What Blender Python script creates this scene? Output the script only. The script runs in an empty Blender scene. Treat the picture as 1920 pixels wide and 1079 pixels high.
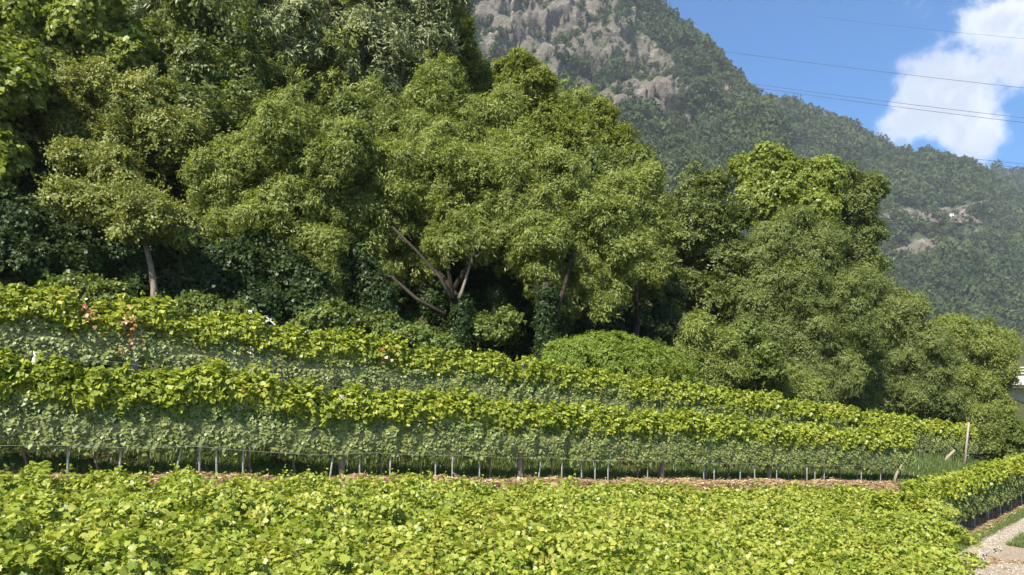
import bpy, math, random
import numpy as np
from mathutils import Vector, noise as mnoise

# ------------------------------------------------------------------ camera, sky, sun, exposure
scene = bpy.context.scene
COL = scene.collection
R = math.radians
EYE = 6.0
FPX = 1387.0                      # focal length in pixels of the 1920 wide photograph
HORIZON = 750.0

cam_data = bpy.data.cameras.new("camera")
cam_data.sensor_width = 36.0
cam_data.lens = 36.0 * FPX / 1920.0
cam_data.shift_y = (HORIZON - 539.5) / 1920.0
cam_data.clip_start = 0.1
cam_data.clip_end = 20000
cam = bpy.data.objects.new("camera", cam_data)
cam.location = (0, 0, EYE)
cam.rotation_euler = (R(90), 0, 0)
COL.objects.link(cam)
scene.camera = cam

SUN_EL, SUN_AZ = 45.0, 213.0      # azimuth clockwise from +Y: behind the viewer and to the left
sun_dir = Vector((math.sin(R(SUN_AZ)) * math.cos(R(SUN_EL)), math.cos(R(SUN_AZ)) * math.cos(R(SUN_EL)), math.sin(R(SUN_EL))))
sl = bpy.data.lights.new("sun", 'SUN')
sl.energy = 5.0
sl.angle = R(0.55)
sl.color = (1.0, 0.93, 0.80)
sun = bpy.data.objects.new("sun", sl)
sun.rotation_euler = (-sun_dir).to_track_quat('-Z', 'Y').to_euler()
COL.objects.link(sun)

scene.view_settings.view_transform = 'Standard'
scene.view_settings.look = 'None'
scene.view_settings.gamma = 1.0
scene.view_settings.use_curve_mapping = False
scene.view_settings.exposure = 1.27

scene.render.engine = 'CYCLES'
cy = scene.cycles
cy.max_bounces = 7
cy.diffuse_bounces = 3
cy.glossy_bounces = 2
cy.transmission_bounces = 4
cy.transparent_max_bounces = 12
cy.volume_bounces = 1
cy.use_denoising = True

HAZE_DENSITY = 0.00015

world = bpy.data.worlds.new("World")
scene.world = world
world.use_nodes = True


class NT:
    """small helper to wire node trees"""
    def __init__(self, tree):
        self.t = tree
        tree.nodes.clear()

    def n(self, typ, **kw):
        nd = self.t.nodes.new(typ)
        ins = kw.pop('ins', {})
        for k, v in kw.items():
            setattr(nd, k, v)
        for k, v in ins.items():
            s = nd.inputs[k]
            if isinstance(v, bpy.types.NodeSocket):
                self.t.links.new(v, s)
            else:
                s.default_value = v
        return nd

    def math(self, op, a, b=0.0, c=0.0, clamp=False):
        nd = self.n('ShaderNodeMath', operation=op, use_clamp=clamp, ins={0: a, 1: b, 2: c})
        return nd.outputs[0]

    def mix(self, fac, a, b, blend='MIX'):
        nd = self.n('ShaderNodeMix', data_type='RGBA', blend_type=blend, ins={0: fac, 6: a, 7: b})
        return nd.outputs[2]

    def ramp(self, fac, stops, interp='LINEAR'):
        nd = self.n('ShaderNodeValToRGB', ins={0: fac})
        cr = nd.color_ramp
        cr.interpolation = interp
        while len(cr.elements) < len(stops):
            cr.elements.new(0.5)
        for e, (p, c) in zip(cr.elements, stops):
            e.position = p
            e.color = (c[0], c[1], c[2], 1)
        return nd.outputs[0]

    def maprange(self, v, a, b, c=0.0, d=1.0, smooth=True):
        nd = self.n('ShaderNodeMapRange', interpolation_type='SMOOTHSTEP' if smooth else 'LINEAR',
                    ins={0: v, 1: a, 2: b, 3: c, 4: d})
        return nd.outputs[0]


def pix_dir(px, py):
    v = Vector(((px - 960) / FPX, 1.0, (HORIZON - py) / FPX))
    return v.normalized()


w = NT(world.node_tree)
sky = w.n('ShaderNodeTexSky', sky_type='NISHITA', sun_disc=False, sun_elevation=R(SUN_EL), sun_rotation=R(SUN_AZ),
          altitude=300.0, air_density=1.0, dust_density=0.35, ozone_density=2.2)
tc = w.n('ShaderNodeTexCoord')
dirv = tc.outputs['Generated']
warp = w.n('ShaderNodeTexNoise', ins={'Vector': dirv, 'Scale': 9.0, 'Detail': 3.0})
wv = w.n('ShaderNodeVectorMath', operation='SUBTRACT', ins={0: warp.outputs['Color'], 1: (0.5, 0.5, 0.5)})
wv2 = w.n('ShaderNodeVectorMath', operation='SCALE', ins={0: wv.outputs[0], 'Scale': 0.05})
dwarp = w.n('ShaderNodeVectorMath', operation='ADD', ins={0: dirv, 1: wv2.outputs[0]}).outputs[0]
blobs = [(pix_dir(1960, 20), 0.08, 1.0), (pix_dir(1870, 40), 0.042, 1.0), (pix_dir(1860, 125), 0.032, .62), (pix_dir(1790, 185), 0.055, .95), (pix_dir(1705, 225), 0.040, .75),
         (pix_dir(1830, 215), 0.050, .95), (pix_dir(1775, 250), 0.040, .75), (pix_dir(1722, 175), 0.032, .75), (pix_dir(2120, 60), 0.08, 0.9)]
rb = random.Random(5)
for az in range(95, 330, 38):     # more fair weather clouds round the rest of the sky
    a = R(az + rb.uniform(-8, 8))
    e = R(rb.uniform(18, 40))
    blobs.append((Vector((math.sin(a) * math.cos(e), math.cos(a) * math.cos(e), math.sin(e))), rb.uniform(0.12, 0.22), 0.9))
field = None
for c, rad, amp in blobs:
    d = w.n('ShaderNodeVectorMath', operation='DISTANCE', ins={0: dwarp, 1: tuple(c)}).outputs['Value']
    f = w.maprange(d, 0.0, rad * 1.5, amp, 0.0, smooth=False)
    field = f if field is None else w.math('MAXIMUM', field, f)
cn = w.n('ShaderNodeTexNoise', ins={'Vector': dirv, 'Scale': 15.0, 'Detail': 11.0, 'Roughness': 0.6}).outputs[0]
dens = w.math('ADD', w.math('MULTIPLY', field, 1.25), w.math('MULTIPLY', w.math('SUBTRACT', cn, 0.5), 2.4))
mask = w.maprange(dens, 0.36, 0.98)
# broad tonal modelling of the cloud body
cn2 = w.n('ShaderNodeTexNoise', ins={'Vector': dwarp, 'Scale': 15.0, 'Detail': 8.0}).outputs[0]
thick = w.math('ADD', w.math('MULTIPLY', dens, 0.45), w.math('MULTIPLY', cn2, 0.80))
cloud_col = w.ramp(thick, [(0.30, (0.58, 0.67, 0.86)), (0.55, (0.96, 0.96, 0.98)), (0.72, (0.93, 0.94, 0.97)), (0.95, (0.60, 0.64, 0.75))])
cloud_em = w.n('ShaderNodeVectorMath', operation='SCALE', ins={0: cloud_col, 'Scale': 7.0}).outputs[0]
hs = w.n('ShaderNodeHueSaturation', ins={'Hue': 0.505, 'Saturation': 1.6, 'Value': .95, 'Color': sky.outputs[0]})
skymix = w.mix(w.math('MULTIPLY', mask, 0.93), hs.outputs[0], cloud_em)
bg = w.n('ShaderNodeBackground', ins={'Color': skymix, 'Strength': 0.078})
w.n('ShaderNodeOutputWorld', ins={'Surface': bg.outputs[0]})

# ------------------------------------------------------------------ helpers
rng = np.random.default_rng(7)
SD, CD = 0.537, 0.8436            # vine rows run along (CD, SD); s along them, t across them, uphill
ROWROT = math.atan2(SD, CD)


def st(x, y):
    return x * CD + y * SD, -x * SD + y * CD


def xy(s, t):
    return s * CD - t * SD, s * SD + t * CD


def sstep(a, b, v):
    k = np.clip((v - a) / (b - a), 0, 1)
    return k * k * (3 - 2 * k)


def smax(a, b, k=0.4):
    return 0.5 * (a + b + np.sqrt((a - b) ** 2 + k * k))


def gz(x, y):
    """height of the ground (world z) at x, y"""
    x = np.asarray(x, float)
    y = np.asarray(y, float)
    s, t = st(x, y)
    sc = np.clip(s, -14, 400)
    za = smax(-3.00 - 0.088 * (sc + .55) - 0.05 * (14.5 - t), -4.85)
    za = np.minimum(za, -1.75)
    zb = smax(-1.53 - 0.0640 * (sc + .6), -4.7)
    zc = smax(0.38 - 0.095 * (sc + .75), -4.5)
    k = 0.62 - 0.36 * sstep(16, 60, s)
    tt = np.maximum(t - 22.3, 0)
    a = 0.30 + 0.30 * sstep(0, 12, s) - 0.34 * sstep(20, 60, s)
    up = np.maximum(tt - 8.5, 0)
    hill = zc + a * np.minimum(tt, 8.5) + k * 1.2 * np.where(up < 60, up, 60 + (up - 60) * 0.25)
    z = za + (zb - za) * sstep(15.3, 16.4, t)
    z = z + (zc - z) * sstep(18.1, 19.5, t)
    z = np.where(t > 22.3, hill, z)
    perp = .714 * x - .70 * y
    z = z + (-4.85 - z) * sstep(-10.2, -7.8, perp) * sstep(7, 17, s)
    z = np.where(perp > 25, z - 0.0 * perp, z)
    bump = 0.05 * np.sin(x * 1.7 + y * .6) * np.sin(y * 1.3 - x * .4) + 0.03 * np.sin(x * 3.9) * np.sin(y * 4.3)
    bump = bump * np.where(t > 22.3, 3.0, 1.0) * sstep(-6.0, -7.5, perp)
    return EYE + z + bump


def g(x, y):
    return float(gz(x, y))


def at(px, py, d):
    return Vector(((px - 960) / FPX * d, d, EYE + (HORIZON - py) / FPX * d))


def mesh_np(name, V, polys_idx, counts, mats, mat_idx=None, smooth=False):
    me = bpy.data.meshes.new(name)
    V = np.ascontiguousarray(V, np.float32)
    me.vertices.add(len(V))
    me.vertices.foreach_set("co", V.ravel())
    polys_idx = np.ascontiguousarray(polys_idx, np.int32).ravel()
    counts = np.ascontiguousarray(counts, np.int32)
    me.loops.add(len(polys_idx))
    me.loops.foreach_set("vertex_index", polys_idx)
    me.polygons.add(len(counts))
    starts = np.zeros(len(counts), np.int32)
    starts[1:] = np.cumsum(counts)[:-1]
    me.polygons.foreach_set("loop_start", starts)
    me.polygons.foreach_set("loop_total", counts)
    if mat_idx is not None:
        me.polygons.foreach_set("material_index", np.ascontiguousarray(mat_idx, np.int32))
    if smooth:
        me.polygons.foreach_set("use_smooth", np.ones(len(counts), bool))
    for m in mats:
        me.materials.append(m)
    me.update(calc_edges=True)
    return me


def tri_mesh(name, V, T, mats, mat_idx=None, smooth=False):
    T = np.asarray(T, np.int32)
    return mesh_np(name, V, T, np.full(len(T), T.shape[1], np.int32), mats, mat_idx, smooth)


def link(name, data, parent=None, loc=None, rotz=None):
    o = bpy.data.objects.new(name, data)
    COL.objects.link(o)
    if parent is not None:
        o.parent = parent
    if loc is not None:
        o.location = loc
    if rotz is not None:
        o.rotation_euler = (0, 0, rotz)
    return o


def tag(o, label=None, cat=None, group=None, kind=None):
    if label:
        o['label'] = label
    if cat:
        o['category'] = cat
    if group:
        o['group'] = group
    if kind:
        o['kind'] = kind
    return o


def thing(name, label, cat, loc=(0, 0, 0), rotz=0.0, group=None):
    return tag(link(name, None, None, loc, rotz), label, cat, group)


class MB:
    """collects tubes and boxes and builds them as one mesh"""
    def __init__(self):
        self.V, self.F, self.n = [], [], 0

    def add(self, V, F):
        self.V.append(np.asarray(V, float))
        self.F += [tuple(i + self.n for i in f) for f in F]
        self.n += len(V)

    def tube(self, pts, rads, sides=6, caps=True, wob=0.0):
        pts = [Vector(p) for p in pts]
        V, F = [], []
        up = Vector((0.13, 0.31, 0.94)).normalized()
        for i, p in enumerate(pts):
            a = pts[max(i - 1, 0)]
            b = pts[min(i + 1, len(pts) - 1)]
            d = (b - a)
            d = d.normalized() if d.length > 1e-6 else Vector((0, 0, 1))
            u = d.cross(up)
            u = u.normalized() if u.length > 1e-3 else d.orthogonal().normalized()
            v = d.cross(u)
            for k in range(sides):
                an = 2 * math.pi * k / sides
                r = rads[i] * (1 + wob * math.sin(3.1 * i + 2.3 * k))
                V.append(p + (u * math.cos(an) + v * math.sin(an)) * r)
        for i in range(len(pts) - 1):
            for k in range(sides):
                k2 = (k + 1) % sides
                F.append((i * sides + k, i * sides + k2, (i + 1) * sides + k2, (i + 1) * sides + k))
        if caps:
            F.append(tuple(range(sides))[::-1])
            F.append(tuple((len(pts) - 1) * sides + k for k in range(sides)))
        self.add([tuple(v) for v in V], F)
        return self

    def box(self, c, size, rot=None):
        hx, hy, hz = size[0] / 2, size[1] / 2, size[2] / 2
        V = []
        for sx, sy, sz in ((-1, -1, -1), (1, -1, -1), (1, 1, -1), (-1, 1, -1), (-1, -1, 1), (1, -1, 1), (1, 1, 1), (-1, 1, 1)):
            v = Vector((sx * hx, sy * hy, sz * hz))
            if rot is not None:
                v = rot @ v
            V.append(tuple(v + Vector(c)))
        self.add(V, [(0, 3, 2, 1), (4, 5, 6, 7), (0, 1, 5, 4), (1, 2, 6, 5), (2, 3, 7, 6), (3, 0, 4, 7)])
        return self

    def mesh(self, name, mat, smooth=True):
        me = bpy.data.meshes.new(name)
        me.from_pydata([tuple(v) for v in np.concatenate(self.V)], [], self.F)
        me.materials.append(mat)
        if smooth:
            me.polygons.foreach_set("use_smooth", [True] * len(me.polygons))
        me.update()
        return me

    def build(self, name, mat, parent=None, smooth=True, loc=None, rotz=None):
        return link(name, self.mesh(name, mat, smooth), parent, loc, rotz)


# ------------------------------------------------------------------ materials
def newmat(name):
    m = bpy.data.materials.new(name)
    m.use_nodes = True
    return m, NT(m.node_tree)


def leaf_mat(name, stops, trans=0.4, tcol=(1.25, 1.25, 0.5), gloss=0.06, rough=0.42, big=0.35, scale=0.5):
    """leaf: colour differs leaf by leaf and slowly over the plant; light passes through"""
    m, n = newmat(name)
    geo = n.n('ShaderNodeNewGeometry')
    oi = n.n('ShaderNodeObjectInfo')
    nz = n.n('ShaderNodeTexNoise', ins={'Vector': geo.outputs['Position'], 'Scale': scale, 'Detail': 3.0}).outputs[0]
    f = n.math('ADD', n.math('MULTIPLY', geo.outputs['Random Per Island'], 1 - big), n.math('MULTIPLY', n.math('ADD', n.math('MULTIPLY', nz, 1.2), n.math('MULTIPLY', oi.outputs['Random'], 0.35)), big), clamp=True)
    col = n.ramp(f, stops)
    tc_ = n.mix(1.0, col, (tcol[0], tcol[1], tcol[2], 1), 'MULTIPLY')
    d = n.n('ShaderNodeBsdfDiffuse', ins={'Color': col})
    t = n.n('ShaderNodeBsdfTranslucent', ins={'Color': tc_})
    mx = n.n('ShaderNodeMixShader', ins={0: trans, 1: d.outputs[0], 2: t.outputs[0]})
    gl = n.n('ShaderNodeBsdfGlossy', ins={'Color': (0.9, 0.95, 1.0, 1), 'Roughness': rough})
    mx2 = n.n('ShaderNodeMixShader', ins={0: gloss, 1: mx.outputs[0], 2: gl.outputs[0]})
    n.n('ShaderNodeOutputMaterial', ins={'Surface': mx2.outputs[0]})
    return m


def rough_mat(name, stops, scale=4.0, rough=0.85, bump=0.3, stretch=(1, 1, 1), spec=0.2, detail=8.0):
    m, n = newmat(name)
    geo = n.n('ShaderNodeNewGeometry')
    mp = n.n('ShaderNodeMapping', ins={'Vector': geo.outputs['Position'], 'Scale': stretch})
    nz = n.n('ShaderNodeTexNoise', ins={'Vector': mp.outputs[0], 'Scale': scale, 'Detail': detail, 'Roughness': 0.6})
    col = n.ramp(nz.outputs[0], stops)
    bp = n.n('ShaderNodeBump', ins={'Strength': bump, 'Distance': 0.05, 'Height': nz.outputs[0]})
    b = n.n('ShaderNodeBsdfPrincipled', ins={'Base Color': col, 'Roughness': rough, 'Specular IOR Level': spec, 'Normal': bp.outputs[0]})
    n.n('ShaderNodeOutputMaterial', ins={'Surface': b.outputs[0]})
    return m


M = {}
M['vine_top'] = leaf_mat('vine_leaf_young', [(0.0, (.07, .115, .014)), (0.3, (.185, .25, .028)), (0.65, (.33, .385, .048)), (0.95, (.47, .47, .085)), (1.0, (.33, .25, .06))], trans=0.42, tcol=(1.2, 1.2, .5), gloss=0.02)
M['vine_near'] = leaf_mat('vine_leaf_summer', [(0.0, (.07, .125, .016)), (0.3, (.175, .24, .028)), (0.6, (.305, .36, .050)), (0.92, (.45, .455, .095)), (1.0, (.35, .30, .07))], trans=0.40, tcol=(1.2, 1.2, .55), gloss=0.02, scale=0.6)
M['vine_low'] = leaf_mat('vine_leaf_mature', [(0.0, (.09, .13, .030)), (0.5, (.195, .24, .054)), (1.0, (.32, .36, .09))], trans=0.30, tcol=(1.1, 1.1, .6), gloss=0.04, rough=0.5)
M['vine_red'] = leaf_mat('vine_leaf_rust', [(0.0, (.32, .10, .03)), (0.5, (.42, .15, .05)), (1.0, (.50, .28, .08))], trans=0.35, tcol=(1.2, 1.0, .7))
TREEMATS = {
    'maple':    leaf_mat('maple_leaf', [(0, (0.101, 0.145, 0.025)), (0.5, (0.207, 0.263, 0.045)), (1, (0.368, 0.397, 0.088))], trans=.45, gloss=.015),
    'olive':    leaf_mat('olive_green_leaf', [(0, (0.098, 0.132, 0.030)), (0.5, (0.196, 0.230, 0.051)), (1, (0.380, 0.385, 0.115))], trans=.38, tcol=(1.2, 1.1, .5), gloss=.015),
    'chestnut': leaf_mat('dull_dark_leaf', [(0, (0.087, 0.114, 0.045)), (0.5, (0.186, 0.221, 0.084)), (1, (0.408, 0.431, 0.223))], trans=.24, tcol=(1.0, 1.1, .6), gloss=.025, rough=.5),
    'ash':      leaf_mat('ash_leaf', [(0, (0.092, 0.126, 0.026)), (0.5, (0.189, 0.235, 0.051)), (1, (0.341, 0.378, 0.103))], trans=.40, gloss=.015),
    'willow':   leaf_mat('willow_leaf', [(0, (0.095, 0.135, 0.035)), (0.5, (0.167, 0.213, 0.058)), (1, (0.286, 0.319, 0.101))], trans=.40, tcol=(1.15, 1.15, .5), gloss=.015),
    'hornbeam': leaf_mat('hornbeam_leaf', [(0, (0.051, 0.081, 0.017)), (0.5, (0.103, 0.141, 0.029)), (1, (0.217, 0.237, 0.060))], trans=.34, gloss=.02),
    'gold':     leaf_mat('yellow_green_leaf', [(0, (0.078, 0.110, 0.015)), (0.5, (0.156, 0.197, 0.022)), (1, (0.299, 0.310, 0.051))], trans=.42, gloss=.015),
    'creeper':  leaf_mat('creeper_leaf', [(0, (0.062, 0.095, 0.019)), (0.5, (0.118, 0.164, 0.034)), (1, (0.225, 0.265, 0.059))], trans=.38, gloss=.015),
    'mound':    leaf_mat('mound_creeper_leaf', [(0, (.12, .17, .025)), (.5, (.19, .26, .040)), (1, (.27, .34, .065))], trans=.4, gloss=.01),
    'ivy':      leaf_mat('ivy_leaf_shade_dark', [(0, (.018, .036, .010)), (.5, (.035, .062, .016)), (1, (.07, .10, .028))], trans=.25, gloss=.015),  # ivy, darkened so that the wood floor's shade is in the leaf colour
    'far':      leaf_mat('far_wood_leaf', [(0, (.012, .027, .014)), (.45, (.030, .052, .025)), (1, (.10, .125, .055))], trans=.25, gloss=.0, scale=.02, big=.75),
}
M['bark'] = rough_mat('bark', [(0.3, (.022, .018, .013)), (0.6, (.055, .045, .032)), (0.8, (.095, .08, .06))], scale=5, stretch=(3, 3, .6), bump=.8)
M['pale_bark'] = rough_mat('pale_bark', [(0.3, (.10, .075, .052)), (0.5, (.21, .17, .13)), (0.75, (.33, .28, .23))], scale=6, stretch=(2, 2, .8), bump=.6)
M['vine_bark'] = rough_mat('vine_bark', [(0.3, (.12, .09, .066)), (0.7, (.32, .25, .19))], scale=14, stretch=(2, 2, .5), bump=.9)
M['post_wood'] = rough_mat('weathered_post', [(0.3, (.20, .165, .13)), (0.55, (.31, .27, .22)), (0.8, (.42, .38, .32))], scale=9, stretch=(3, 3, .35), bump=.5)
M['galv'] = rough_mat('galvanised_steel', [(0.3, (.34, .35, .35)), (0.7, (.52, .53, .52))], scale=20, rough=.5, bump=.1, spec=.6)
M['concrete'] = rough_mat('pale_concrete', [(0.3, (.42, .40, .37)), (0.7, (.60, .58, .54))], scale=3, bump=.2)
M['white'] = rough_mat('white_paint', [(0.3, (.72, .72, .70)), (0.7, (.82, .82, .80))], scale=6, rough=.5, bump=.05)
M['steel_wire'] = rough_mat('steel_wire', [(0.3, (.28, .27, .26)), (0.7, (.42, .41, .40))], scale=20, rough=.4, bump=.0)
M['cable'] = rough_mat('power_cable', [(0.3, (.05, .05, .055)), (0.7, (.09, .09, .095))], scale=1, rough=.6, bump=.0)
M['straw'] = rough_mat('dry_straw', [(0.25, (.20, .115, .055)), (0.5, (.38, .235, .12)), (0.75, (.55, .38, .22))], scale=11, bump=.6)
M['straw_blade'] = leaf_mat('dry_straw_blade', [(0, (.20, .12, .05)), (.5, (.38, .25, .12)), (1, (.50, .37, .21))], trans=.2, tcol=(1, 1, 1))
M['gravel'] = rough_mat('gravel_track', [(0.25, (.15, .115, .08)), (0.5, (.30, .24, .175)), (0.75, (.46, .39, .30))], scale=16, bump=.7)
M['pebble'] = rough_mat('pebble', [(0.3, (.26, .23, .20)), (0.7, (.52, .48, .43))], scale=7, bump=.3)
M['grass'] = leaf_mat('grass_blade', [(0, (.05, .10, .018)), (.5, (.10, .165, .030)), (1, (.21, .25, .07))], trans=.35, tcol=(1.1, 1.1, .6), gloss=.03)


def ground_material():
    m, n = newmat('soil_and_turf')
    geo = n.n('ShaderNodeNewGeometry')
    p = geo.outputs['Position']
    a = n.n('ShaderNodeTexNoise', ins={'Vector': p, 'Scale': .35, 'Detail': 6.0}).outputs[0]
    b = n.n('ShaderNodeTexNoise', ins={'Vector': p, 'Scale': 6.0, 'Detail': 8.0}).outputs[0]
    c1 = n.ramp(b, [(.3, (.022, .036, .010)), (.5, (.050, .072, .018)), (.7, (.10, .105, .036))])
    c2 = n.ramp(b, [(.3, (.045, .033, .020)), (.7, (.13, .098, .060))])
    col = n.mix(n.maprange(a, .46, .60), c1, c2)
    bp = n.n('ShaderNodeBump', ins={'Strength': .6, 'Distance': .08, 'Height': b})
    s = n.n('ShaderNodeBsdfPrincipled', ins={'Base Color': col, 'Roughness': .95, 'Specular IOR Level': .1, 'Normal': bp.outputs[0]})
    n.n('ShaderNodeOutputMaterial', ins={'Surface': s.outputs[0]})
    return m


M['ground'] = ground_material()


def mountain_material():
    m, n = newmat('mountain_rock_and_scrub')
    geo = n.n('ShaderNodeNewGeometry')
    p = geo.outputs['Position']
    rock = n.n('ShaderNodeAttribute', attribute_name='rock').outputs['Fac']
    mp = n.n('ShaderNodeMapping', ins={'Vector': p, 'Rotation': (0.2, 0.45, 0.3), 'Scale': (1, 1, 2.6)})
    a = n.n('ShaderNodeTexNoise', ins={'Vector': mp.outputs[0], 'Scale': .07, 'Detail': 12.0, 'Roughness': .75}).outputs[0]
    b = n.n('ShaderNodeTexNoise', ins={'Vector': p, 'Scale': .16, 'Detail': 8.0, 'Roughness': .6}).outputs[0]
    cr = n.ramp(a, [(.30, (.045, .045, .038)), (.40, (.08, .074, .064)), (.47, (.17, .148, .12)), (.53, (.09, .085, .072)), (.60, (.26, .23, .195)), (.70, (.11, .10, .09))])
    cg = n.ramp(b, [(.3, (.028, .045, .020)), (.55, (.055, .075, .030)), (.75, (.10, .11, .05))])
    fac = n.maprange(n.math('ADD', rock, n.math('MULTIPLY', n.math('SUBTRACT', b, .5), 2.2)), .36, .60)
    col = n.mix(fac, cg, cr)
    bp = n.n('ShaderNodeBump', ins={'Strength': 1.0, 'Distance': 4.0, 'Height': a})
    s = n.n('ShaderNodeBsdfPrincipled', ins={'Base Color': col, 'Roughness': .95, 'Specular IOR Level': .1, 'Normal': bp.outputs[0]})
    n.n('ShaderNodeOutputMaterial', ins={'Surface': s.outputs[0]})
    return m


M['mountain'] = mountain_material()


def net_material():
    m, n = newmat('fine_protective_net')
    geo = n.n('ShaderNodeNewGeometry')
    nz = n.n('ShaderNodeTexNoise', ins={'Vector': geo.outputs['Position'], 'Scale': 1.3, 'Detail': 4.0}).outputs[0]
    d = n.n('ShaderNodeBsdfDiffuse', ins={'Color': (.36, .38, .27, 1)})
    t = n.n('ShaderNodeBsdfTranslucent', ins={'Color': (.34, .36, .25, 1)})
    mx = n.n('ShaderNodeMixShader', ins={0: .4, 1: d.outputs[0], 2: t.outputs[0]})
    tr = n.n('ShaderNodeBsdfTransparent')
    f = n.maprange(nz, .3, .7, .03, .10, smooth=False)
    o = n.n('ShaderNodeMixShader', ins={0: f, 1: tr.outputs[0], 2: mx.outputs[0]})
    n.n('ShaderNodeOutputMaterial', ins={'Surface': o.outputs[0]})
    return m


M['net'] = net_material()

# ------------------------------------------------------------------ leaf geometry
def fan_leaf(outline, cup=0.12, fold=0.12):
    pts = [(0.0, 0.28, 0.0)]
    for x, y in outline:
        pts.append((x, y, -cup * (x * x + (y - .4) ** 2) + fold * abs(x)))
    k = len(outline)
    T = [(0, 1 + i, 1 + (i + 1) % k) for i in range(k)]
    return np.array(pts), np.array(T)


VINE_HI = fan_leaf([(0, 0), (.16, -.10), (.42, -.02), (.38, .16), (.56, .34), (.36, .48), (.40, .72), (.18, .70), (0, 1.0),
                    (-.18, .70), (-.40, .72), (-.36, .48), (-.56, .34), (-.38, .16), (-.42, -.02), (-.16, -.10)])
VINE_LO = fan_leaf([(0, 0), (.44, .0), (.54, .42), (.24, .66), (0, 1.0), (-.24, .66), (-.54, .42), (-.44, .0)])
OVAL = (np.array([(0, 0, 0), (.30, .45, .09), (0, 1, -.05), (-.30, .45, .09)]), np.array([(0, 1, 2), (0, 2, 3)]))
NARROW = (np.array([(0, 0, 0), (.15, .4, .04), (0, 1, -.12), (-.15, .4, .04)]), np.array([(0, 1, 2), (0, 2, 3)]))


def norm(a):
    return a / np.maximum(np.linalg.norm(a, axis=1, keepdims=True), 1e-6)


def leaves_geo(P, N, Tip, size, tmpl):
    """place one copy of the leaf template per point; returns V, T"""
    tv, tt = tmpl
    N = norm(N)
    Y = norm(Tip - N * np.sum(Tip * N, axis=1, keepdims=True))
    X = np.cross(Y, N)
    k = len(tv)
    s = size[:, None, None]
    V = P[:, None, :] + s * (X[:, None, :] * tv[None, :, 0:1] + Y[:, None, :] * tv[None, :, 1:2] + N[:, None, :] * tv[None, :, 2:3])
    T = tt[None] + (np.arange(len(P)) * k)[:, None, None]
    return V.reshape(-1, 3), T.reshape(-1, 3)


def join_geo(parts):
    V, T, off = [], [], 0
    for v, t in parts:
        V.append(v)
        T.append(t + off)
        off += len(v)
    return np.concatenate(V), np.concatenate(T)


# ------------------------------------------------------------------ instanced foliage through geometry nodes
def unlinked(name, me):
    return bpy.data.objects.new(name, me)


def scatter_group(name, sources):
    ng = bpy.data.node_groups.new(name, 'GeometryNodeTree')
    ng.interface.new_socket('Geometry', in_out='INPUT', socket_type='NodeSocketGeometry')
    ng.interface.new_socket('Geometry', in_out='OUTPUT', socket_type='NodeSocketGeometry')
    N, L = ng.nodes, ng.links
    gi, go = N.new('NodeGroupInput'), N.new('NodeGroupOutput')
    iop = N.new('GeometryNodeInstanceOnPoints')
    jn = N.new('GeometryNodeJoinGeometry')
    for so in reversed(sources):
        oi = N.new('GeometryNodeObjectInfo')
        oi.inputs['Object'].default_value = so
        oi.inputs['As Instance'].default_value = True
        L.new(oi.outputs['Geometry'], jn.inputs[0])

    def attr(nm, typ):
        a = N.new('GeometryNodeInputNamedAttribute')
        a.data_type = typ
        a.inputs['Name'].default_value = nm
        return a.outputs['Attribute']
    L.new(gi.outputs[0], iop.inputs['Points'])
    L.new(jn.outputs[0], iop.inputs['Instance'])
    iop.inputs['Pick Instance'].default_value = True
    L.new(attr('idx', 'INT'), iop.inputs['Instance Index'])
    L.new(attr('rot', 'FLOAT_VECTOR'), iop.inputs['Rotation'])
    L.new(attr('scl', 'FLOAT_VECTOR'), iop.inputs['Scale'])
    L.new(iop.outputs[0], go.inputs[0])
    return ng


def scatter(name, pts, rot, scl, idx, ng, parent=None):
    me = bpy.data.meshes.new(name)
    me.vertices.add(len(pts))
    me.vertices.foreach_set("co", np.ascontiguousarray(pts, np.float32).ravel())
    a = me.attributes.new('rot', 'FLOAT_VECTOR', 'POINT')
    a.data.foreach_set('vector', np.ascontiguousarray(rot, np.float32).ravel())
    a = me.attributes.new('scl', 'FLOAT_VECTOR', 'POINT')
    a.data.foreach_set('vector', np.ascontiguousarray(scl, np.float32).ravel())
    a = me.attributes.new('idx', 'INT', 'POINT')
    a.data.foreach_set('value', np.ascontiguousarray(idx, np.int32).ravel())
    o = link(name, me, parent)
    md = o.modifiers.new('scatter', 'NODES')
    md.node_group = ng
    return o


def euler_from_z(D, roll):
    """euler angles that turn +Z into the directions D, after a spin by roll about +Z"""
    D = norm(D)
    theta = np.arccos(np.clip(D[:, 2], -1, 1))
    phi = np.arctan2(D[:, 1], D[:, 0])
    # R = Rz(phi) Ry(theta) Rz(roll)
    cp, sp, ct, stt, cr, sr = np.cos(phi), np.sin(phi), np.cos(theta), np.sin(theta), np.cos(roll), np.sin(roll)
    r20, r21, r22 = -stt * cr, stt * sr, ct
    r10, r00 = sp * ct * cr + cp * sr, cp * ct * cr - sp * sr
    ey = np.arcsin(np.clip(-r20, -1, 1))
    ex = np.arctan2(r21, r22)
    ez = np.arctan2(r10, r00)
    return np.stack([ex, ey, ez], 1)


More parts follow.
